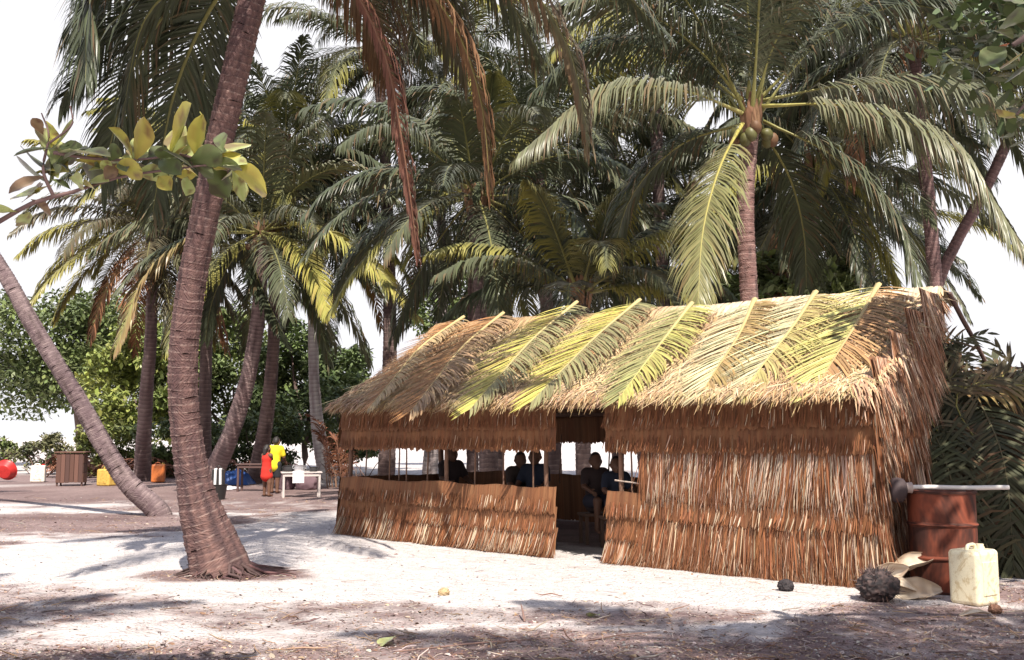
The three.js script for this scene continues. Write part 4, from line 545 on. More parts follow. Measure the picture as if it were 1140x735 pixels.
{ // the broadleaf tree beside the viewer on the drum's side, its shade on the fronds and the litter
  const R = rng(140), root = thing('almond_tree', 'dark broadleaf branch with reddish-green leaves hanging in the upper corner over the gable side', 'tree', V(7.0, 0, -5.2)), off = V(-7.0, 0, 5.2), Q = (x, y, d = 5) => at(x, y, d).add(off);
  const T = new Strips(), limb = (pts, r0, r1) => { const p = new THREE.CatmullRomCurve3(pts).getPoints(12); T.tube(p, p.map((_, i) => lerp(r0, r1, i / 12)), [0.13, 0.085, 0.08], 9); };
  limb([V(0, -0.2, 0), V(0.1, 1.8, 0), V(-0.1, 3.4, -0.4), V(-0.2, 5.6, -1.2)], 0.22, 0.07); part('trunk', T.geo(), DRY, root);
  const S = new Strips(), br = (pts, r0, r1) => { const p = new THREE.CatmullRomCurve3(pts).getPoints(12); S.tube(p, p.map((_, i) => lerp(r0, r1, i / 12)), [0.12, 0.08, 0.075], 7); };
  br([V(0, 2.9, -0.2), V(-2.0, 3.6, 0.1), Q(1210, 0), Q(1160, 30), Q(1128, 50)], 0.07, 0.012); br([Q(1190, 20), Q(1160, 90), Q(1132, 128)], 0.02, 0.006); br([V(-0.1, 3.4, -0.4), V(-1.2, 4.6, -1.4), V(-1.6, 5.2, -2.6)], 0.08, 0.02); br([V(-0.1, 3.8, -0.5), V(0.8, 4.8, -1.6), V(1.2, 5.3, -2.8)], 0.08, 0.02); part('branch', S.geo(), DRY, root);
  const L = [[[1120, 52], [1094, 70], 'g', 0.8], [[1124, 48], [1100, 66], 'r', 0.5], [[1140, 58], [1118, 80], 'y', 0.6], [[1150, 20], [1112, 24], 'g', 0.5], [[1160, 30], [1118, 12], 'g', 0.5], [[1130, 126], [1110, 134], 'y', 0.5], [[1134, 128], [1150, 138], 'y', 0.7], [[1140, 110], [1122, 116], 'd', 0.6], [[1150, 70], [1122, 96], 'd', 0.8], [[1160, 100], [1136, 78], 'g', 0.6], [[1145, 40], [1136, 10], 'd', 0.6], [[1170, 40], [1140, 66], 'g', 0.7], [[1128, 44], [1108, 30], 'd', 0.3], [[1180, 10], [1150, -10], 'g', 0.3], [[1150, 5], [1120, -8], 'd', 0.7], [[1175, 80], [1150, 100], 'd', 0.5]];
  L.forEach(([a, b, m, roll], i) => placeLeaf(root, Q(a[0], a[1]), Q(b[0], b[1], 4.9 + 0.14 * (i % 3)), LM[m], roll * (i % 2 ? 1 : -1), i));
  const B = new Strips(), clumps = []; for (let i = 0; i < 60; i++) clumps.push(V(-0.8 + (R() - 0.5) * 4.0, 5.0 + (R() - 0.5) * 1.8, -2.3 + (R() - 0.5) * 3.4));
  for (let i = 0; i < 5200; i++) { const q = clumps[i % 60], p = q.clone().add(V((R() + R() - 1) * 0.5, (R() + R() - 1) * 0.35, (R() + R() - 1) * 0.5)), d = V(R() - 0.5, (R() - 0.6) * 0.7, R() - 0.5).normalize(), s = d.clone().cross(V(0, 1, 0)).normalize(), l = 0.12 + 0.1 * R(); B.ribbon([p, p.clone().addScaledVector(d, l * 0.35), p.clone().addScaledVector(d, l * 0.7), p.clone().addScaledVector(d, l)], [0.01, l * 0.2, l * 0.25, 0], s, jit([0.07, 0.10, 0.03], R, 0.4)); }
  part('crown', B.geo(), LEAF, root).userData.kind = 'stuff';
}
// ---------------------------------------------------------------- broadleaf trees and bushes at the back of the clearing
function leafTree(name, label, cat, base, h, cen, rad, n, o = {}) {
  const { seed = 1, size = 0.16, col = [0.06, 0.09, 0.027], col2 = [0.14, 0.175, 0.045], nc = 34, spread = 0.34, trunk = 0.16, group } = o, R = rng(seed), t = thing(name, label, cat, base, 0, group), S = new Strips(), B = new Strips(), cl = [];
  for (let i = 0; i < nc; i++) { let v; do v = V(R() * 2 - 1, R() * 2 - 1, R() * 2 - 1); while (v.length() > 1); v.multiplyScalar(Math.pow(v.length() + 0.001, -0.35)); cl.push(V(cen.x + v.x * rad.x, Math.max(0.25, cen.y + v.y * rad.y), cen.z + v.z * rad.z)); }
  const fork = V(cen.x * 0.4, Math.max(0.2, cen.y - rad.y * 0.8), cen.z * 0.4);
  if (trunk) { S.tube([V(0, -0.2, 0), fork.clone().multiplyScalar(0.5).add(V(0.06, 0, 0)), fork], [trunk, trunk * 0.85, trunk * 0.7], [0.13, 0.085, 0.075], 9); }
  cl.slice(0, 13).forEach((c) => S.tube([fork, fork.clone().lerp(c, 0.5).add(V((R() - 0.5) * 0.3, 0.15, (R() - 0.5) * 0.3)), c], [trunk * 0.45 + 0.012, trunk * 0.25 + 0.01, 0.008], [0.13, 0.085, 0.075], 5));
  part('trunk', S.geo(), DRY, t);
  const tone = cl.map(() => R());
  for (let i = 0; i < n; i++) {
    const k = Math.floor(R() * nc), sp = spread * Math.min(rad.x, rad.y, rad.z) * (0.7 + 0.8 * tone[k]); let v; do v = V(R() * 2 - 1, R() * 2 - 1, R() * 2 - 1); while (v.length() > 1);
    const p = cl[k].clone().add(V(v.x * sp * 1.25, v.y * sp * 0.8, v.z * sp * 1.25)); if (p.y < 0.03) p.y = 0.03 + R() * 0.1; const d = V(R() - 0.5, (R() - 0.62) * 0.9, R() - 0.5).normalize(), s = d.clone().cross(V(R() - 0.5, 1, R() - 0.5)).normalize(), l = size * (0.6 + 0.8 * R());
    B.ribbon([p, p.clone().addScaledVector(d, l * 0.5), p.clone().addScaledVector(d, l)], [l * 0.08, l * 0.27, 0], s, jit(mixc(col, col2, clamp(tone[k] * 0.7 + R() * 0.4)), R, 0.3));
  }
  part('crown', B.geo(), LEAF, t); return t;
}
const bp = (x, d) => V((x - 570) / FOCAL * d, 0, -d), rise = (y, d) => EYE + (485 - y) / FOCAL * d;
leafTree('broadleaf_tree', 'dark green spreading tree at the far edge of the clearing behind the leaning trunk', 'tree', bp(95, 46), 8, V(-1.2, rise(385, 46), 0), V(4.6, 2.7, 2.4), 20000, { seed: 201, size: 0.26, trunk: 0.22, nc: 60, spread: 0.42 });
leafTree('broadleaf_tree', 'bright leafy tree between the leaning trunk and the big palm', 'tree', bp(165, 41), 6, V(0, rise(425, 41), 0), V(2.5, 2.3, 1.8), 15000, { seed: 202, size: 0.24, col: [0.10, 0.15, 0.03], col2: [0.27, 0.29, 0.06] });
leafTree('broadleaf_tree', 'dense green tree behind the children and their table', 'tree', bp(262, 42), 7, V(0, rise(425, 42), 0), V(3.2, 3.0, 1.8), 20000, { seed: 203, size: 0.24, col: [0.06, 0.09, 0.027], nc: 40 });
leafTree('broadleaf_tree', 'green tree behind the pale straight palm trunk', 'tree', bp(340, 40), 7, V(0, rise(430, 40), 0), V(2.7, 2.9, 1.6), 18000, { seed: 204, size: 0.22, col: [0.06, 0.09, 0.027], col2: [0.13, 0.18, 0.05], nc: 40 });
leafTree('broadleaf_tree', 'thin green tree seen past the far end of the hut roof', 'tree', bp(505, 44), 9, V(0, rise(340, 44), 0), V(1.9, 1.6, 1.3), 5000, { seed: 205, size: 0.24, col: [0.09, 0.15, 0.04], trunk: 0.14 });
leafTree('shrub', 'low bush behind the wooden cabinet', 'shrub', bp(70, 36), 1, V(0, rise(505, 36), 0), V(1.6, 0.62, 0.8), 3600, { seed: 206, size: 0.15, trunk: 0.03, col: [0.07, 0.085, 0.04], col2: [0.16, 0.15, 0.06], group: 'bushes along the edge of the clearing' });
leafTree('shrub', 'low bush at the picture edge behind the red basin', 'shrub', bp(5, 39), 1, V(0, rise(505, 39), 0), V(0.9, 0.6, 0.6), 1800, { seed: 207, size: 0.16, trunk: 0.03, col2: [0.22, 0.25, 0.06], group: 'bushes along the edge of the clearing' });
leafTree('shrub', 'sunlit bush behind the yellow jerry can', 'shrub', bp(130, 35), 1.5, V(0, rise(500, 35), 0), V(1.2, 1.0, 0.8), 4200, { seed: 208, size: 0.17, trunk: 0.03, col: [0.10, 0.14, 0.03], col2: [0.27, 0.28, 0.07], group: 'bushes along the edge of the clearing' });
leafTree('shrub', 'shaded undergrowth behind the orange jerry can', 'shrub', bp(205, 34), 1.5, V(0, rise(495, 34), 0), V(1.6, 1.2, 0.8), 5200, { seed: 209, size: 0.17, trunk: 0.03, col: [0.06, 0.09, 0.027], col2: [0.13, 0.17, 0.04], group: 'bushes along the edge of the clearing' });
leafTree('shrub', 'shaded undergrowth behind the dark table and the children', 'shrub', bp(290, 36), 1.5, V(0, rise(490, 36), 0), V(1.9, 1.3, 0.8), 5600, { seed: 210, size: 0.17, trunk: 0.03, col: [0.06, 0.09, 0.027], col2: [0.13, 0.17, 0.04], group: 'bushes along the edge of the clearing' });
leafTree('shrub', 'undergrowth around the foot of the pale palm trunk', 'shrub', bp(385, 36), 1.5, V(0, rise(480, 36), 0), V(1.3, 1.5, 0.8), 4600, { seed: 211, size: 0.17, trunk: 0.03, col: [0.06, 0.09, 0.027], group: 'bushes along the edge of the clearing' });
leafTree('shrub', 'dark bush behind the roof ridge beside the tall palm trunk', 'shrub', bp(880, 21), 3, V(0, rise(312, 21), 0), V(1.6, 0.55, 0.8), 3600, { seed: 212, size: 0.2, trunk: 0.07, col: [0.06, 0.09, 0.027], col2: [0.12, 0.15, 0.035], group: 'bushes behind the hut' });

// ---------------------------------------------------------------- small things at the back of the clearing
{
  const g = (x, y) => onGround(x, y);
  jerrycan('white plastic jerry can at the far edge of the clearing beside the wooden cabinet', g(42, 537), 0.3, 0.4, 0.56, 0.3, whiteP, redP);
  jerrycan('squat yellow jerry can between the wooden cabinet and the leaning trunk', g(119, 541), -0.4, 0.46, 0.52, 0.36, yellowP, whiteP);
  jerrycan('orange jerry can at the back between the leaning trunk and the big palm', g(176, 537), 0.2, 0.38, 0.6, 0.3, orangeP, yellowP);
  { // red basin tipped on edge
    const t = thing('plastic_basin', 'round red plastic basin tipped on its side at the picture edge', 'basin', g(3, 537)), pr = [[0.0, 0], [0.26, 0], [0.3, 0.02], [0.4, 0.24], [0.44, 0.26], [0.44, 0.275], [0.39, 0.262], [0.285, 0.03], [0, 0.018]].map(([x, y]) => new THREE.Vector2(x, y)), b = new THREE.LatheGeometry(pr, 36);
    moved(b, 0, 0.42, 0, -1.25, 0.3, 0); t.scale.setScalar(0.72); part('bowl', b, redP, t); const rim = new THREE.TorusGeometry(0.44, 0.014, 8, 40); rim.rotateX(Math.PI / 2); rim.translate(0, 0.268, 0); part('rim', moved(rim, 0, 0.42, 0, -1.25, 0.3, 0), redP, t);
  }
  const woodM = [mat(0.10, 0.048, 0.036, 0.9), mat(0.135, 0.066, 0.05, 0.9), mat(0.08, 0.04, 0.033, 0.9)], paleW = mat(0.5, 0.44, 0.42, 0.8), darkW = mat(0.09, 0.05, 0.045, 0.85);
  { // plank cabinet
    const p = g(79, 541), t = thing('wooden_cabinet', 'brown plank cabinet standing at the far edge of the clearing', 'cabinet', p, 0.15), R = rng(301); const bx = (w, h, d, x, y, z) => moved(new RoundedBoxGeometry(w, h, d, 2, 0.008), x, y, z);
    for (let i = 0; i < 6; i++) part('plank', bx(0.128, 0.92 + R() * 0.04, 0.022, -0.34 + i * 0.136, 0.58, 0.26 + (R() - 0.5) * 0.01), woodM[i % 3], t);
    for (const s of [-1, 1]) for (let i = 0; i < 3; i++) part('plank', bx(0.022, 0.3, 0.48, s * 0.41, 0.26 + i * 0.31, 0), woodM[(i + 1) % 3], t);
    t.scale.setScalar(0.86); part('top', bx(0.96, 0.035, 0.64, 0, 1.09, 0), woodM[1], t); part('back', bx(0.8, 0.92, 0.02, 0, 0.58, -0.25), woodM[0], t); for (const [x, z] of [[-1, -1], [1, -1], [-1, 1], [1, 1]]) part('leg', bx(0.05, 0.2, 0.05, x * 0.38, 0.08, z * 0.21), woodM[2], t);
  }
  { // striped bag standing on a black bucket
    const p = g(242, 557), t = thing('bucket', 'black plastic bucket in front of the curved pink-grey trunk', 'bucket', p), b = new THREE.LatheGeometry([[0, 0], [0.15, 0], [0.155, 0.01], [0.2, 0.33], [0.215, 0.34], [0.2, 0.345], [0.145, 0.02], [0, 0.02]].map(([x, y]) => new THREE.Vector2(x, y)), 28); part('body', b, blackP, t);
    const h = new THREE.TorusGeometry(0.2, 0.007, 6, 24, Math.PI); h.rotateX(-1.9); h.translate(0, 0.33, 0); part('handle', h, mat(0.4, 0.4, 0.4, 0.4), t);
    const q = thing('striped_bag', 'black and white striped bag standing in the black bucket', 'bag', p.clone().add(V(0, 0.03, 0)), 0.1), m = [blackP, mat(0.75, 0.73, 0.74, 0.7)];
    for (let i = 0; i < 5; i++) { const s = new RoundedBoxGeometry(0.056, 0.62, 0.14, 3, 0.02); part('stripe', moved(s, -0.112 + i * 0.056, 0.33 + 0.02 * (i % 2), 0, 0, 0, 0.02 * (i - 2)), m[i % 2], q); }
    const hd = new THREE.TorusGeometry(0.07, 0.01, 6, 16, Math.PI); part('handle', moved(hd, 0, 0.64, 0), blackP, q);
  }
  const cloth = (name, label, cat, pos, w, d, h, m, seed) => { const S = new THREE.PlaneGeometry(w, d, 26, 20); S.rotateX(-Math.PI / 2); const P = S.attributes.position; for (let i = 0; i < P.count; i++) { const x = P.getX(i) / w * 2, z = P.getZ(i) / d * 2, e = Math.max(0, 1 - Math.pow(Math.max(Math.abs(x), Math.abs(z)), 2.2)); P.setY(i, 0.015 + h * e * (0.75 + 0.9 * fbm(x * 1.6 + seed, z * 1.6)) + 0.02 * Math.abs(nz(x * 5, z * 5, seed))); P.setX(i, P.getX(i) * (1 + 0.2 * nz(z * 2, seed))); } S.computeVertexNormals(); const o = single(name, S, m, label, cat); o.position.copy(pos); return o; };
  cloth('tarpaulin', 'crumpled blue tarpaulin bundle on the ground beside the dark table', 'tarpaulin', g(260, 540), 1.0, 0.8, 0.5, mat(0.03, 0.10, 0.36, 0.5), 3);
  cloth('ground_cloth', 'pale grey cloth spread on the ground in front of the blue bundle', 'cloth', g(249, 545), 0.7, 0.9, 0.08, mat(0.55, 0.53, 0.57, 0.85), 5);
  const table = (label, pos, turn, w, d, h, m) => { const t = thing('wooden_table', label, 'table', pos, turn), n = Math.round(d / 0.13); for (let i = 0; i < n; i++) part('plank', moved(new RoundedBoxGeometry(w, 0.03, d / n - 0.008, 2, 0.006), 0, h, -d / 2 + (i + 0.5) * d / n), m, t); for (const [x, z] of [[-1, -1], [1, -1], [-1, 1], [1, 1]]) part('leg', moved(new RoundedBoxGeometry(0.05, h, 0.05, 2, 0.008), x * (w / 2 - 0.06), h / 2 - 0.01, z * (d / 2 - 0.06)), m, t); part('rail', moved(new RoundedBoxGeometry(w - 0.14, 0.06, 0.022, 2, 0.005), 0, h - 0.06, d / 2 - 0.04), m, t); return t; };
  const tb = at(335, 549, 22.8); table('pale wooden table beside the red dressed child', V(tb.x, 0, -22.8), 0.28, 0.92, 0.42, 0.56, paleW);
  const dtb = at(283, 545, 25); table('dark wooden table reaching toward the blue bundle', V(dtb.x, 0, -25), 0, 0.85, 0.5, 0.68, darkW);
  const pot = (label, pos, r, h, m) => { const t = thing('cooking_pot', label, 'pot', pos, 0.4), b = new THREE.LatheGeometry([[0, 0], [r * 0.82, 0], [r * 0.98, h * 0.15], [r, h * 0.75], [r * 0.94, h * 0.92], [r * 1.06, h], [r * 1.04, h * 1.03], [r * 0.9, h * 0.92], [r * 0.92, h * 0.2], [0, h * 0.08]].map(([x, y]) => new THREE.Vector2(x, y)), 26); part('body', b, m, t); for (const s of [-1, 1]) part('handle', moved(new THREE.TorusGeometry(r * 0.22, r * 0.06, 6, 14, Math.PI), s * r, h * 0.7, 0, 0, 0, -s * Math.PI / 2), m, t); };
  const alu = mat(0.55, 0.54, 0.56, 0.35, { metalness: 0.7 }), soot = mat(0.03, 0.028, 0.03, 0.7), mauve = mat(0.14, 0.085, 0.1, 0.9);
  const onTable = (dx, dz) => V(tb.x + dx, 0.578, -22.8 + dz);
  pot('shiny metal pot on the pale wooden table', onTable(-0.05, 0.0), 0.13, 0.14, alu); pot('sooty black pot at the near end of the pale wooden table', onTable(-0.3, -0.02), 0.12, 0.13, soot); pot('small dark pot at the far end of the pale wooden table', onTable(0.27, -0.02), 0.09, 0.1, soot);
  { const S = new THREE.PlaneGeometry(0.26, 0.42, 10, 18), P = S.attributes.position; for (let i = 0; i < P.count; i++) { const x = P.getX(i), v = 0.21 - P.getY(i), f = 0.02 * Math.sin(x * 40) * clamp(v * 4); if (v < 0.16) P.setXYZ(i, x, 0.006, -0.15 + v); else P.setXYZ(i, x * (1 + f), 0.006 - (v - 0.16), 0.014 + f); } S.computeVertexNormals(); const o = single('white_cloth', S, mat(0.72, 0.7, 0.7, 0.9), 'white cloth hanging over the front edge of the pale wooden table', 'cloth'); o.position.set(tb.x - 0.02, 0.582, -22.8 + 0.215); o.rotation.y = 0.28; }
  const sack = (label, pos, sx, sy, sz, m, seed) => { const s = mergeVertices((() => { const q = new THREE.IcosahedronGeometry(1, 8); q.deleteAttribute('uv'); q.deleteAttribute('normal'); return q; })()), P = s.attributes.position; for (let i = 0; i < P.count; i++) { const x = P.getX(i), y = P.getY(i), z = P.getZ(i), k = 1 + 0.25 * fbm(x * 1.8 + seed, y * 1.8, z * 1.8) + 0.05 * nz(x * 8, y * 8, z * 8); P.setXYZ(i, x * k * sx, Math.max(-0.55, y * k) * sy, z * k * sz); } s.computeVertexNormals(); s.translate(0, 0.55 * sy, 0); const o = single('cloth_sack', s, m, label, 'sack', 'sacks piled behind the table'); o.position.copy(pos); };
  const bk = at(330, 540, 26); [[-0.32, 0, 0.27, 0.3, 'grey-mauve cloth sack on the ground behind the pale table, nearest the yellow shirt'], [0.26, 0, 0.29, 0.28, 'grey-mauve cloth sack on the ground behind the pale table, nearest the pale palm trunk'], [0.0, 0.33, 0.22, 0.2, 'mauve cloth sack on top of the pile behind the pale table']].forEach(([dx, y, r, h, l], i) => sack(l, V(bk.x + dx, y, -26 + (i - 1) * 0.1), r, h, r * 0.8, i === 2 ? mat(0.2, 0.13, 0.15, 0.9) : mauve, 40 + i));
}
// heaps of dry fronds and sticks along the back edge
[[95, 33.5, 2.6, 'low heap of dry brown fronds behind the wooden cabinet and the cans'], [210, 33, 2.4, 'low heap of dry brown fronds behind the orange jerry can'], [378, 27, 1.1, 'reddish dry fronds standing beside the far corner of the hut']].forEach(([x, d, w, label], q) => {
  const R = rng(320 + q), t = thing('brush_heap', label, 'brush heap', bp(x, d), 0, 'heaps of dry fronds'), S = new Strips();
  for (let i = 0; i < (q === 2 ? 9 : 16); i++) { const a = q === 2 ? V((R() - 0.5) * 0.5, 0, (R() - 0.5) * 0.4) : V((R() - 0.5) * w * 2, 0.02, (R() - 0.5) * 0.9), s = R() < 0.5 ? -1 : 1, l = 0.9 + R() * 0.8, up_ = q === 2 ? 1.1 + 0.5 * R() : 0.25 + 0.35 * R(), k = q === 2 ? 0.3 : 1; part('frond', frondGeo([a, a.clone().add(V(s * l * 0.4 * k, up_, (R() - 0.5) * 0.4)), a.clone().add(V(s * l * 0.8 * k, up_ * 1.2, (R() - 0.5) * 0.5)), a.clone().add(V(s * l * 1.2 * k, up_ * (q === 2 ? 1.3 : 0.5), (R() - 0.5) * 0.6))], { n: 40, leaf: 0.42, width: 0.018, col: mixc([0.16, 0.07, 0.045], [0.26, 0.10, 0.05], R()), droop: 0.5, ragged: 0.25, rib: [0.2, 0.11, 0.07], ribRad: 0.016 }, R), DRY, t); }
  for (let i = 0; i < 26; i++) { const a = V((R() - 0.5) * w * 2, 0.02 + R() * 0.2, (R() - 0.5) * 0.8), b = a.clone().add(V((R() - 0.5) * 1.2, R() * 0.7, (R() - 0.5) * 0.6)); S.tube([a, a.clone().lerp(b, 0.5).add(V(0, 0.04, 0)), b], [0.014, 0.012, 0.005], jit([0.16, 0.10, 0.08], R, 0.3), 4); } part('sticks', S.geo(), DRY, t).userData.kind = 'stuff';
});
// ---------------------------------------------------------------- people
function capsules(list, k) {                                            // smooth union of tapered capsules [a, b, ra, rb]
  const L = list.map(([a, b, ra, rb]) => { const d = b.clone().sub(a); return [a.x, a.y, a.z, d.x, d.y, d.z, d.lengthSq() || 1e-9, ra, rb]; });
  return (x, y, z) => { let m = 1e3; for (const q of L) { const px_ = x - q[0], py = y - q[1], pz = z - q[2], t = clamp((px_ * q[3] + py * q[4] + pz * q[5]) / q[6]), dx = px_ - q[3] * t, dy = py - q[4] * t, dz = pz - q[5] * t, d = Math.sqrt(dx * dx + dy * dy + dz * dz) - lerp(q[7], q[8], t); const h = clamp(0.5 + 0.5 * (m - d) / k); m = lerp(m, d, h) - k * h * (1 - h); } return m; };
}
function meshField(fn, min, max, cell) {
  const ext = Math.max(max.x - min.x, max.y - min.y, max.z - min.z) / 2 + cell * 3, c = min.clone().add(max).multiplyScalar(0.5), res = Math.ceil(2 * ext / cell), mc = new MarchingCubes(res, new THREE.MeshStandardMaterial(), false, false, 160000); mc.isolation = 0;
  const s = mc.size, hs = s / 2; for (let k = 0; k < s; k++) for (let j = 0; j < s; j++) for (let i = 0; i < s; i++) mc.field[i + j * s + k * s * s] = -fn(c.x + (i - hs) / hs * ext, c.y + (j - hs) / hs * ext, c.z + (k - hs) / hs * ext);
  mc.update(); const a = mc.positionArray.slice(0, mc.count * 3), g = new THREE.BufferGeometry(); for (let i = 0; i < a.length; i += 3) { a[i] = c.x + a[i] * ext; a[i + 1] = c.y + a[i + 1] * ext; a[i + 2] = c.z + a[i + 2] * ext; }
  g.setAttribute('position', new THREE.BufferAttribute(a, 3)); const m = mergeVertices(g, 1e-4); m.computeVertexNormals(); return m;
}
// facing +z in its own frame; J holds joints for a height of 1 (times H)
function person(label, pos, turn, H, pose, wear, group) {
  const t = thing('person', label, 'person', pos, turn, group), sit = pose.sit, hipY = sit ? 0.30 : 0.5, j = (x, y, z) => V(x * H, y * H, z * H), b = pose.bend || 0;
  const hip = j(0, hipY, 0), up = (y, z = 0) => j(0, hipY + y * Math.cos(b) - z * Math.sin(b), y * Math.sin(b) + z * Math.cos(b)), side = (v, x) => v.clone().add(V(x * H, 0, 0));
  const waist = up(0.1), chest = up(0.23), neck = up(0.315), head = up(0.40, 0.015), headTop = up(0.435, 0.005), chin = up(0.36, 0.045), sh = up(0.285);
  const C = [[hip, waist, 0.078 * H, 0.068 * H], [waist, chest, 0.068 * H, 0.082 * H], [side(sh, -0.075), side(sh, 0.075), 0.045 * H, 0.045 * H], [chest, neck, 0.07 * H, 0.032 * H], [neck, head, 0.031 * H, 0.034 * H], [head, headTop, 0.058 * H, 0.056 * H], [head, chin, 0.05 * H, 0.03 * H], [up(0.395, 0.062), up(0.385, 0.076), 0.010 * H, 0.012 * H], [side(up(0.395, 0.01), 0.056), side(up(0.405, 0.0), 0.062), 0.012 * H, 0.014 * H], [side(up(0.395, 0.01), -0.056), side(up(0.405, 0), -0.062), 0.012 * H, 0.014 * H]];
  const legs = [], arms = [], fingers = [];
  for (const s of [-1, 1]) {
    const h0 = side(hip, 0.048 * s), knee = sit ? j(0.065 * s, hipY + 0.015, 0.25) : j((0.052 + (pose.stance || 0)) * s, 0.275, 0.012 + (s > 0 ? 0.02 : 0)), ank = sit ? j(0.065 * s, 0.035, 0.24) : j((0.055 + (pose.stance || 0) * 1.4) * s, 0.038, -0.005 + (s > 0 ? 0.03 : 0)), toe = ank.clone().add(j(0.012 * s, -0.02, 0.085));
    legs.push([h0, knee, 0.062 * H, 0.042 * H], [knee, ank, 0.043 * H, 0.024 * H]); C.push([h0, knee, 0.062 * H, 0.042 * H], [knee, ank, 0.043 * H, 0.024 * H], [ank, toe, 0.024 * H, 0.016 * H]);
    const a = pose[s < 0 ? 'armR' : 'armL'], s0 = side(sh, 0.105 * s), el = s0.clone().add(j(a[0][0], a[0][1], a[0][2])), wr = el.clone().add(j(a[1][0], a[1][1], a[1][2])), fw = wr.clone().sub(el).normalize(), palm_ = wr.clone().addScaledVector(fw, 0.05 * H);
    arms.push([s0, el, 0.034 * H, 0.027 * H]); C.push([s0, el, 0.036 * H, 0.027 * H], [el, wr, 0.027 * H, 0.018 * H], [wr, palm_, 0.019 * H, 0.021 * H]);
    let across = fw.clone().cross(V(1, 0, 0)); if (across.length() < 0.2) across = V(0, 0, 1); across.normalize(); for (let f = 0; f < 5; f++) { const th = f === 0, o = th ? wr.clone().addScaledVector(fw, 0.015 * H).addScaledVector(across, 0.02 * H) : palm_.clone().addScaledVector(across, (0.018 - f * 0.009) * H), l = [0.034, 0.042, 0.047, 0.043, 0.034][f] * H, d = fw.clone().addScaledVector(across, th ? 0.7 : 0.1 * (2.5 - f)).normalize(), k = o.clone().addScaledVector(d, l * 0.55), e = k.clone().addScaledVector(d, l * 0.45).add(V(-s * 0.012 * H, -0.004 * H, 0)); fingers.push([o, k, e]); }
  }
  const all = C.flatMap((c) => [c[0], c[1]]), mn = all[0].clone(), mx = all[0].clone(); all.forEach((v) => { mn.min(v); mx.max(v); }); const pad = V(1, 1, 1).multiplyScalar(0.09 * H); mn.sub(pad); mx.add(pad);
  const cell = pose.cell || 0.016, skinM = mat(0.13, 0.062, 0.038, 0.6), body = meshField(capsules(C, 0.022 * H), mn, mx, cell), S = new Strips(); fingers.forEach((f) => S.tube(f, [0.0075 * H, 0.007 * H, 0.005 * H], [1, 1, 1], 6));
  const fg = S.geo(); fg.deleteAttribute('color'); part('body', merge([body, fg]), skinM, t);
  const box = (list, r) => { const a = list.flatMap((c) => [c[0], c[1]]), lo = a[0].clone(), hi = a[0].clone(); a.forEach((v) => { lo.min(v); hi.max(v); }); return [lo.sub(V(r, r, r)), hi.add(V(r, r, r))]; };
  const wearMesh = (name, list, k, m) => part(name, meshField(capsules(list, k), ...box(list, 0.2 * H), cell), m, t);
  const fat = (c, e) => [c[0], c[1], c[2] + e * H, c[3] + e * H];
  const hairL = [[up(0.425, -0.008), up(0.45, -0.004), 0.06 * H, 0.052 * H], [up(0.40, -0.03), up(0.43, -0.02), 0.045 * H, 0.05 * H], ...(wear.longHair ? [[up(0.40, -0.045), up(0.31, -0.06), 0.045 * H, 0.035 * H]] : [])];
  wearMesh('hair', hairL, 0.01 * H, mat(0.015, 0.011, 0.01, 0.6));
  for (const s of [-1, 1]) { const e = new THREE.SphereGeometry(0.0085 * H, 10, 8); e.translate(0.021 * s * H, 0, 0); const p = up(0.402, 0.06); e.translate(p.x, p.y, p.z); part('eye', e, mat(0.02, 0.015, 0.012, 0.25), t); }
  { const m = new THREE.SphereGeometry(0.014 * H, 12, 8); m.scale(1.25, 0.35, 0.5); const p = up(0.358, 0.066); m.translate(p.x, p.y, p.z); part('mouth', m, mat(0.16, 0.05, 0.045, 0.5), t); }
  if (wear.dress) wearMesh('dress', [fat(C[0], 0.016), fat(C[1], 0.014), [chest, up(0.27), 0.088 * H, 0.07 * H], [side(up(0.27), -0.04), side(up(0.31), -0.06), 0.03 * H, 0.02 * H], [side(up(0.27), 0.04), side(up(0.31), 0.06), 0.03 * H, 0.02 * H], [hip, j(0, 0.40, 0.005), 0.1 * H, 0.118 * H]], 0.03 * H, wear.dress);
  if (wear.shirt) wearMesh('shirt', [fat(C[0], 0.016), fat(C[1], 0.018), fat(C[2], 0.014), [chest, up(0.28), 0.09 * H, 0.06 * H], ...arms.map((a) => [a[0], a[0].clone().lerp(a[1], 0.72), 0.048 * H, 0.044 * H]), [hip, up(-0.03), 0.097 * H, 0.098 * H]], 0.028 * H, wear.shirt);
  if (wear.shorts) wearMesh('shorts', [fat(C[0], 0.01), ...legs.filter((_, i) => i % 2 === 0).map((l) => [l[0], l[0].clone().lerp(l[1], 0.85), 0.075 * H, 0.058 * H])], 0.025 * H, wear.shorts);
  return t;
}
const fabric = (r, g, b) => mat(r, g, b, 0.9);
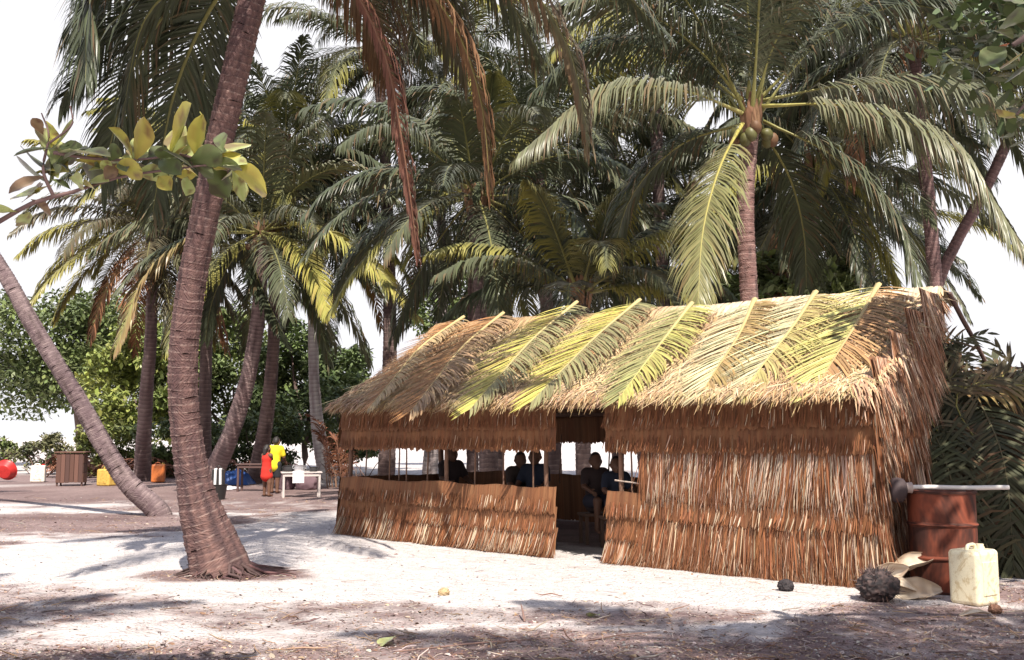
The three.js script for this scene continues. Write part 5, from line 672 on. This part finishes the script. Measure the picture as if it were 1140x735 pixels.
{
  const a = at(296, 552, 22.9); person('child in a red dress with one arm stretched to the dark table', V(a.x, 0, -22.9), 2.6, 1.2, { armL: [[0.03, -0.16, 0.02], [0.01, -0.13, 0.03]], armR: [[0.11, -0.07, 0.13], [0.10, 0.02, 0.11]], stance: 0.015 }, { dress: fabric(0.55, 0.025, 0.015), longHair: true });
  const b = at(305, 548, 24.2); person('child in a yellow shirt with back turned, behind the red dressed child', V(b.x, 0, -24.2), 3.0, 1.38, { armL: [[0.03, -0.15, 0.04], [0.0, -0.1, 0.1]], armR: [[-0.03, -0.15, 0.04], [0.0, -0.1, 0.1]], bend: 0.12 }, { shirt: fabric(0.72, 0.58, 0.02), shorts: fabric(0.02, 0.02, 0.025) });
  // people sitting in the hut's shade
  const arms = { armL: [[0.04, -0.13, 0.07], [-0.02, -0.04, 0.13]], armR: [[-0.04, -0.13, 0.07], [0.02, -0.04, 0.13]] };
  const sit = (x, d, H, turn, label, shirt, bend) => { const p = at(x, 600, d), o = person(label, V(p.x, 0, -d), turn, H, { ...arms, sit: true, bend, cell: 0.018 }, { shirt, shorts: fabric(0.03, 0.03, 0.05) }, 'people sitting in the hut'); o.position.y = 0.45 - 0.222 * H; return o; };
  const S1 = fabric(0.04, 0.025, 0.025), S2 = fabric(0.02, 0.025, 0.045), S3 = fabric(0.05, 0.035, 0.03);  // shirts coloured near black to paint in the dim interior
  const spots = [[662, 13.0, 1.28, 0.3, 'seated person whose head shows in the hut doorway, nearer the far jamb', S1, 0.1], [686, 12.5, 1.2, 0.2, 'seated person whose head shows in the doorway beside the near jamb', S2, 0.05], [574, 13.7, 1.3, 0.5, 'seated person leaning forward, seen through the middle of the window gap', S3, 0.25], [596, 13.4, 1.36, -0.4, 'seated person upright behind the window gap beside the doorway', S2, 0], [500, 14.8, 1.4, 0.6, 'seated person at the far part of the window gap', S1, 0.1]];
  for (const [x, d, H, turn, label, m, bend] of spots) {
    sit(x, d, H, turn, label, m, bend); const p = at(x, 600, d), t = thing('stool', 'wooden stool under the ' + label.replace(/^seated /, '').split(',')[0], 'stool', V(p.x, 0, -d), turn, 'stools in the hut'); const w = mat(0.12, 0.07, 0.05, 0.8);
    part('seat', moved(new RoundedBoxGeometry(0.36, 0.04, 0.3, 2, 0.01), 0, 0.43 - 0.05, -0.02), w, t); for (const [sx, sz] of [[-1, -1], [1, -1], [-1, 1], [1, 1]]) part('leg', moved(new RoundedBoxGeometry(0.04, 0.38, 0.04, 2, 0.006), sx * 0.14, 0.18, sz * 0.11 - 0.02), w, t);
  }
}
{ // near bits on the sand
  const l = (label, a, b, m, k) => { const root = thing('fallen_leaf', label, 'leaf', onGround(a[0], a[1]).add(V(0, 0.03, 0))), off = root.position.clone().negate(); placeLeaf(root, V(0, 0, 0), onGround(b[0], b[1]).add(V(0, 0.035, 0)).add(off), m, 0.2, k); };
  l('pale green fallen leaf at the bottom of the picture, among brown litter', [438, 714], [424, 722], LM.p, 0); l('pale fallen leaf on the litter below the doorway', [668, 690], [655, 686], LM.p, 1);
  const R = rng(400), mk = (label, a, b, r, up) => { const S = new Strips(), p = onGround(...a), q = onGround(...b).add(V(0, up, 0)), root = thing('fallen_stick', label, 'stick', p.clone()); const d = q.clone().sub(p); S.tube([V(0, 0.012, 0), d.clone().multiplyScalar(0.5).add(V(0, 0.025, 0.01)), d.add(V(0, 0.012, 0))], [r, r, r * 0.5], [0.2, 0.12, 0.1], 6); part('stick', S.geo(), DRY, root); };
  mk('short dark stick poking up from the sand below the doorway', [584, 694], [580, 688], 0.008, 0.09); mk('long thin straw lying across the foreground litter', [440, 728], [622, 712], 0.006, 0); mk('thin straw lying on the litter right of the long straw', [640, 718], [735, 706], 0.005, 0.01);
}
scene.traverse((o) => { if (o.isMesh) { o.castShadow = true; o.receiveShadow = true; } });
renderer.render(scene, camera);
